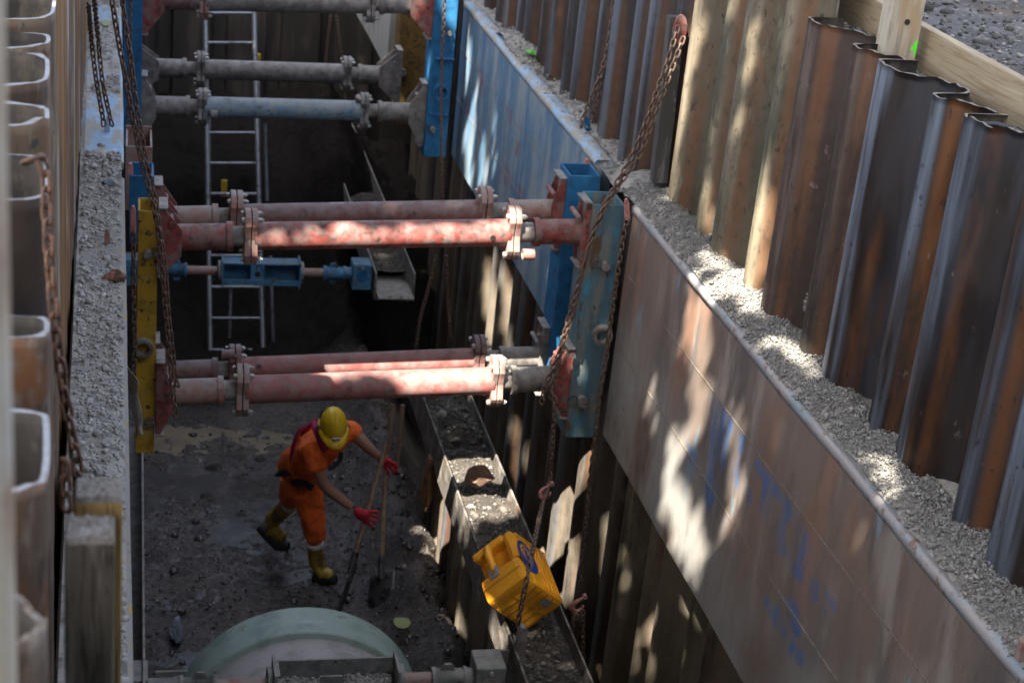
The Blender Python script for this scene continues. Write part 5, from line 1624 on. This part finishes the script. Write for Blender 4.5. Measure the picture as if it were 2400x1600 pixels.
strap('harness_strap', [W(741, 986, 10.45), W(738, 1000, 10.40), W(746, 1020, 10.36), W(756, 1045, 10.36), W(764, 1058, 10.36)], .045, 'strap_pink')
strap('harness_strap', [W(745, 982, 10.5), W(722, 997, 10.5), W(702, 1010, 10.5), W(690, 1035, 10.52), W(684, 1070, 10.56), W(686, 1100, 10.58)], .028, 'strap_pink')
strap('harness_strap', [W(686, 1118, 10.60), W(692, 1128, 10.57), W(712, 1132, 10.5), W(734, 1143, 10.49)], .05, 'strap_black')
strap('harness_strap', [W(800, 1060, 10.4), W(796, 1078, 10.4), W(783, 1092, 10.38), W(770, 1098, 10.36)], .035, 'strap_black')
m = MB(); bl = [W(647, 1108, 10.86), W(651, 1110, 10.70), W(665, 1107, 10.60), W(690, 1105, 10.565), W(718, 1101, 10.55), W(738, 1098, 10.56)]
strap('harness_belt', bl, .045, 'strap_black')
m = MB(); m.box(W(708, 1101, 10.54), (.045, .012, .038), None, .004); m.build('belt_buckle', M['buckle'], wr)
if 0: strap('belt_pouch', [W(640, 1098, 10.9), W(648, 1092, 10.8), W(654, 1086, 10.75)], .03, 'strap_black')


# shovels
def shovel(label, top, bot, blade_dir, m1='shaft'):
    r = thing('shovel', label, 'shovel', tuple(bot))
    d = (bot - top).normalized()
    m = MB(); m.tube([top, bot], [.018, .020], 10); m.build('shaft', M[m1], r)
    sidev = blade_dir.normalized(); nn = d.cross(sidev).normalized()
    m = MB(); m.tube([bot - d * .10, bot + d * .06], [.026, .022], 10); m.build('socket', M['spade'], r)
    vs, fs = [], []
    nu, nv = 9, 10
    for j in range(nv + 1):
        t = j / nv
        wd = .12 * (1 - .0 * t) * (1 if t < .55 else math.sqrt(max(0.02, 1 - ((t - .55) / .45) ** 2)))
        for i in range(nu):
            s_ = -1 + 2 * i / (nu - 1)
            vs.append(bot + d * (.03 + t * .30) + sidev * s_ * wd + nn * (.03 * (s_ * s_) - .02 * t))
    for j in range(nv):
        for i in range(nu - 1): fs.append((j * nu + i, j * nu + i + 1, (j + 1) * nu + i + 1, (j + 1) * nu + i))
    m = MB(); m.add(vs, fs, True); o = m.build('blade', M['spade'], r); o.modifiers.new('s', 'SOLIDIFY').thickness = .006
    return r


shovel('shovel held by the worker, its blade dug into dark mud', W(906, 1040, 10.60), W(825, 1325, 10.24), Vector((.3, .9, .1)))
shovel('second shovel with broad blade standing right of the held one', W(905, 1062, 10.72), W(893, 1335, 10.30), Vector((-.7, .45, -.5)))
for (u0, u1, lab) in ((922, 905, 'wooden pole leaning in the dark behind the worker hand'), (944, 933, 'second wooden pole in the dark by the channel beam')):
    m = MB(); m.tube([W(u0, 948, 11.3), W(u1, 1090, 11.2)], .017, 8); o = m.build('wooden_pole', M['shaft']); tag(o, lab, 'pole')

# ------------------------------------------------------------------ shade tree (out of view, up-left: its crown is cut open to shape the sun patches)
SUN = Vector((-.40, -.45, .80)).normalized()
S = np.array(SUN)
patches = []   # (axis, value, polygon of the two other coordinates)


def patch(axis, val, pts, grow=.06):
    kw = {axis: val}
    P = [at(u, v, **kw) for u, v in pts]
    idx = {'x': (1, 2), 'y': (0, 2), 'z': (0, 1)}[axis]
    patches.append(({'x': 0, 'y': 1, 'z': 2}[axis], val, [(p[idx[0]], p[idx[1]]) for p in P], idx, grow))


D = lambda *p: [(a / .98, b / .98) for a, b in p]
patch('x', 2.9, D((1578, 612), (1625, 640), (1645, 700), (1640, 860), (1618, 1000), (1578, 1010), (1575, 800)))
patch('x', 2.9, [(1600, 1100), (1660, 1200), (1655, 1390), (1600, 1360), (1560, 1300), (1580, 1150)])
patch('x', 2.9, [(1555, 1000), (1600, 1040), (1590, 1280), (1545, 1230)])
patch('x', 2.9, [(1690, 925), (1712, 920), (1748, 990), (1745, 1110), (1722, 1290), (1690, 1260)])
patch('x', 2.9, [(1812, 930), (1850, 990), (1850, 1100), (1815, 1040)])
patch('x', 2.9, [(1520, 860), (1545, 890), (1540, 990), (1515, 960)])
q = lambda *p: zq(1020, 60, 3.4075, p)
patch('x', 2.9, q((318, 380), (342, 480), (338, 760), (318, 960), (290, 1400), (235, 1330), (222, 900), (250, 760), (285, 740)))
patch('x', 2.9, q((376, 790), (400, 900), (425, 1320), (320, 1330), (350, 1050)))
patch('x', 2.9, q((235, 40), (290, 120), (290, 400), (225, 560), (215, 200)))
patch('x', 2.9, q((460, 560), (500, 600), (498, 950), (460, 900)))
patch('x', 2.9, q((118, 560), (150, 600), (148, 960), (118, 940)))
patch('z', 2.88, D((600, 500), (1170, 500), (1165, 560), (600, 565)), .16)
patch('z', 1.91, D((925, 845), (1145, 833), (1150, 905), (925, 915)), .13)
patch('x', 3.08, [(1610, -30), (1656, -30), (1632, 143), (1602, 321), (1578, 503), (1558, 474), (1590, 200)], .10)
patch('x', 3.08, [(1645, 300), (1672, 280), (1662, 500), (1640, 505)], .10)
patch('x', 3.08, [(1735, 60), (1768, 25), (1772, 70), (1742, 250), (1722, 330)], .10)
patch('x', 3.08, [(1772, 365), (1802, 350), (1790, 534), (1770, 704), (1738, 690), (1755, 520)], .10)
patch('x', 3.08, [(1700, 0), (1725, -20), (1712, 120), (1700, 130)], .10)
patch('z', 3.05, D((1595, 590), (1660, 590), (1765, 700), (1730, 745), (1690, 720)))
patch('z', 3.05, D((1770, 790), (1850, 800), (1905, 870), (1850, 900)))
patch('z', 3.05, D((1975, 1060), (2075, 1070), (2095, 1150), (2020, 1140)))
patch('x', 3.08, [(1128, 590), (1160, 590), (1160, 780), (1130, 795)], .10)
patch('x', 3.08, [(1170, 625), (1197, 625), (1194, 830), (1172, 820)], .10)
patch('x', 3.08, [(1192, 960), (1215, 965), (1212, 1150), (1194, 1140)], .045)
patch('x', 3.08, [(1228, 1030), (1240, 1030), (1232, 1200), (1222, 1200)], .045)
patch('x', 3.08, [(1400, 1130), (1422, 1150), (1412, 1330), (1390, 1320)], .045)
patch('x', 3.08, [(1452, 1300), (1470, 1320), (1462, 1450), (1446, 1440)], .045)
patch('x', 3.08, [(1586, 1480), (1600, 1500), (1596, 1620), (1580, 1620)], .045)
patch('x', 3.08, [(1474, 1470), (1497, 1470), (1495, 1560), (1474, 1550)], .045)
patch('x', 3.08, [(1512, 1390), (1538, 1400), (1532, 1610), (1508, 1610)], .045)
if 0: patch('x', 2.1, [(1021, 1000), (1042, 1005), (1040, 1100), (1024, 1095)])
patch('x', 2.1, [(1072, 1140), (1094, 1150), (1092, 1250), (1075, 1240)])
patch('z', .8, [(1045, 1010), (1075, 1010), (1078, 1050), (1048, 1050)], .0)
patch('x', 2.1, [(1135, 1425), (1160, 1435), (1182, 1530), (1140, 1520)])
patch('x', 2.17, [(1059, 1355), (1074, 1360), (1072, 1515), (1060, 1505)])
patch('y', 7.7, [(1105, 1330), (1150, 1270), (1185, 1290), (1150, 1350), (1118, 1375)])
patch('y', 8.99, D((1500, 110), (1525, 110), (1445, 330), (1428, 330)))
if 0: patch('z', 4.5, [(2180, 30), (2420, 0), (2420, 170), (2330, 130)])

NL = 62000
ZC = 12.5
tgt = np.stack([rng.uniform(-1.5, 6.6, NL), rng.uniform(.4, 20, NL), np.full(NL, 2.0)], -1)
h = ZC + rng.uniform(-1.6, 1.6, NL) + 1.5 * np.sin(tgt[:, 0] * .8) * np.cos(tgt[:, 1] * .5)
q_ = tgt + S * ((h - 2.0) / S[2])[:, None]
keep = np.ones(NL, bool)
for ax, val, poly, idx, gr in patches:
    t = (q_[:, ax] - val) / S[ax]
    hit = q_ - S * t[:, None]
    pc = np.array(poly); c0 = pc.mean(0)
    grow = 1.0
    pl = [tuple(c0 + (p - c0) * grow + (p - c0) / (np.linalg.norm(p - c0) + 1e-6) * gr) for p in pc]
    keep &= ~inpoly(hit[:, idx[0]], hit[:, idx[1]], pl)  # leaves left out where sun patches are to fall
q_ = q_[keep]
n = len(q_)
# leaf blades: small folded quads facing roughly up
a = rng.uniform(0, 6.28, n); L = rng.uniform(.085, .14, n); Wd = L * rng.uniform(.55, .8, n)
nrm = S[None] * .8 + rng.normal(0, .35, (n, 3)); nrm /= np.linalg.norm(nrm, axis=1)[:, None]
ref = np.stack([np.cos(a), np.sin(a), np.zeros(n)], -1)
e1 = ref - nrm * (ref * nrm).sum(1)[:, None]; e1 /= np.linalg.norm(e1, axis=1)[:, None]
e2 = np.cross(nrm, e1)
V = np.stack([q_ - e1 * L[:, None], q_ + e2 * Wd[:, None] + nrm * .015, q_ + e1 * L[:, None], q_ - e2 * Wd[:, None] + nrm * .015], 1).reshape(-1, 3)
base = np.array([-16.0, -9.0, 4.55])
tr = thing('shade_tree', 'unseen leafy tree left of the trench, crown cut open to shape its dappled shade', 'tree', tuple(base))
mb = MB(); mb.v = [tuple(p) for p in V]; mb.f = [(4 * i, 4 * i + 1, 4 * i + 2, 4 * i + 3) for i in range(n)]; mb.sm = [False] * n
mb.build('crown', M['leaf'], tr)
mb = MB(); top = Vector((-9, -3, 16.0))
mb.tube([Vector(base), Vector((-15.6, -8.6, 8)), Vector((-13.5, -6.8, 12.5)), top], [.55, .45, .34, .2], 12)
mb.build('trunk', M['bark'], tr)

def add_sky_blocker(label, c, r, nleaf, base):  # unseen trees invented to keep sky light off camera-facing pile webs
    t = thing('sky_blocker_tree', label, 'tree', base, 'added sky blocking trees behind the viewpoint')
    d = rng.normal(size=(nleaf, 3)); d /= np.linalg.norm(d, axis=1)[:, None]
    rad = rng.uniform(.55, 1.0, nleaf) ** .6
    P = np.array(c) + d * rad[:, None] * np.array(r)
    a = rng.normal(size=(nleaf, 3)); a /= np.linalg.norm(a, axis=1)[:, None]
    b = np.cross(a, rng.normal(size=(nleaf, 3))); b /= np.linalg.norm(b, axis=1)[:, None]
    L = rng.uniform(.22, .42, nleaf)[:, None]
    V = np.stack([P - a * L, P + b * L * .6, P + a * L, P - b * L * .6], 1).reshape(-1, 3)
    m = MB(); m.v = [tuple(p) for p in V]; m.f = [(4 * i, 4 * i + 1, 4 * i + 2, 4 * i + 3) for i in range(nleaf)]; m.sm = [False] * nleaf
    m.build('crown', M['leaf'], t)
    m = MB(); m.tube([Vector(base), Vector(base).lerp(Vector(c), .5), Vector(c)], [.35, .28, .15], 10); m.build('trunk', M['bark'], t)


add_sky_blocker('unseen leafy tree added behind the near end of the trench to block sky light', (2.5, -5.5, 8.5), (5.5, 3.2, 4.6), 9000, (2.5, -6, 4.3))
add_sky_blocker('unseen leafy tree added on the right bank behind the viewpoint to block sky light', (10.5, -4.5, 8.5), (4.5, 4.0, 4.6), 7000, (10.5, -4.5, 4.9))

# ------------------------------------------------------------------ light, sky, camera
w = bpy.data.worlds.new('World'); scene.world = w; w.use_nodes = True
nt_ = w.node_tree
sky = nt_.nodes.new('ShaderNodeTexSky'); sky.sky_type = 'NISHITA'; sky.sun_disc = False
elev = math.asin(SUN.z); azim = math.atan2(SUN.x, SUN.y)
sky.air_density = .8; sky.dust_density = 3.0; sky.sun_elevation = elev; sky.sun_rotation = azim
bg = nt_.nodes['Background']; bg.inputs['Strength'].default_value = .15
hs_ = nt_.nodes.new('ShaderNodeHueSaturation'); hs_.inputs['Saturation'].default_value = .62
nt_.links.new(sky.outputs[0], hs_.inputs['Color']); nt_.links.new(hs_.outputs[0], bg.inputs[0])
sl = bpy.data.lights.new('sun', 'SUN'); sl.energy = 5.0; sl.angle = R(.4); sl.color = (1, .93, .80)
so = bpy.data.objects.new('sun', sl); COL.objects.link(so)
so.rotation_euler = (-SUN).to_track_quat('-Z', 'Y').to_euler(); so.location = (-10, -8, 25)

cam = bpy.data.cameras.new('camera'); co = bpy.data.objects.new('camera', cam); COL.objects.link(co)
cam.sensor_width = 36; cam.sensor_fit = 'HORIZONTAL'; cam.lens = F / 2400 * 36; cam.clip_end = 400; cam.clip_start = .05
Mx = Matrix.Identity(4)
rt = RM @ np.array([1., 0, 0]); upv = RM @ np.array([0, 1., 0]); bk = -(RM @ np.array([0, 0, 1.]))
for i in range(3): Mx[i][0], Mx[i][1], Mx[i][2] = rt[i], upv[i], bk[i]
Mx[2][3] = CAMZ
co.matrix_world = Mx
cam.dof.use_dof = True; cam.dof.focus_distance = 7.3; cam.dof.aperture_fstop = 4.0
scene.camera = co
scene.view_settings.view_transform = 'Standard'; scene.view_settings.look = 'None'; scene.view_settings.gamma = 1.0
scene.view_settings.exposure = 2.48
scene.cycles.use_denoising = True
scene.cycles.max_bounces = 6; scene.cycles.diffuse_bounces = 4
for o in bpy.data.objects:
    if '_o' in o: del o['_o']
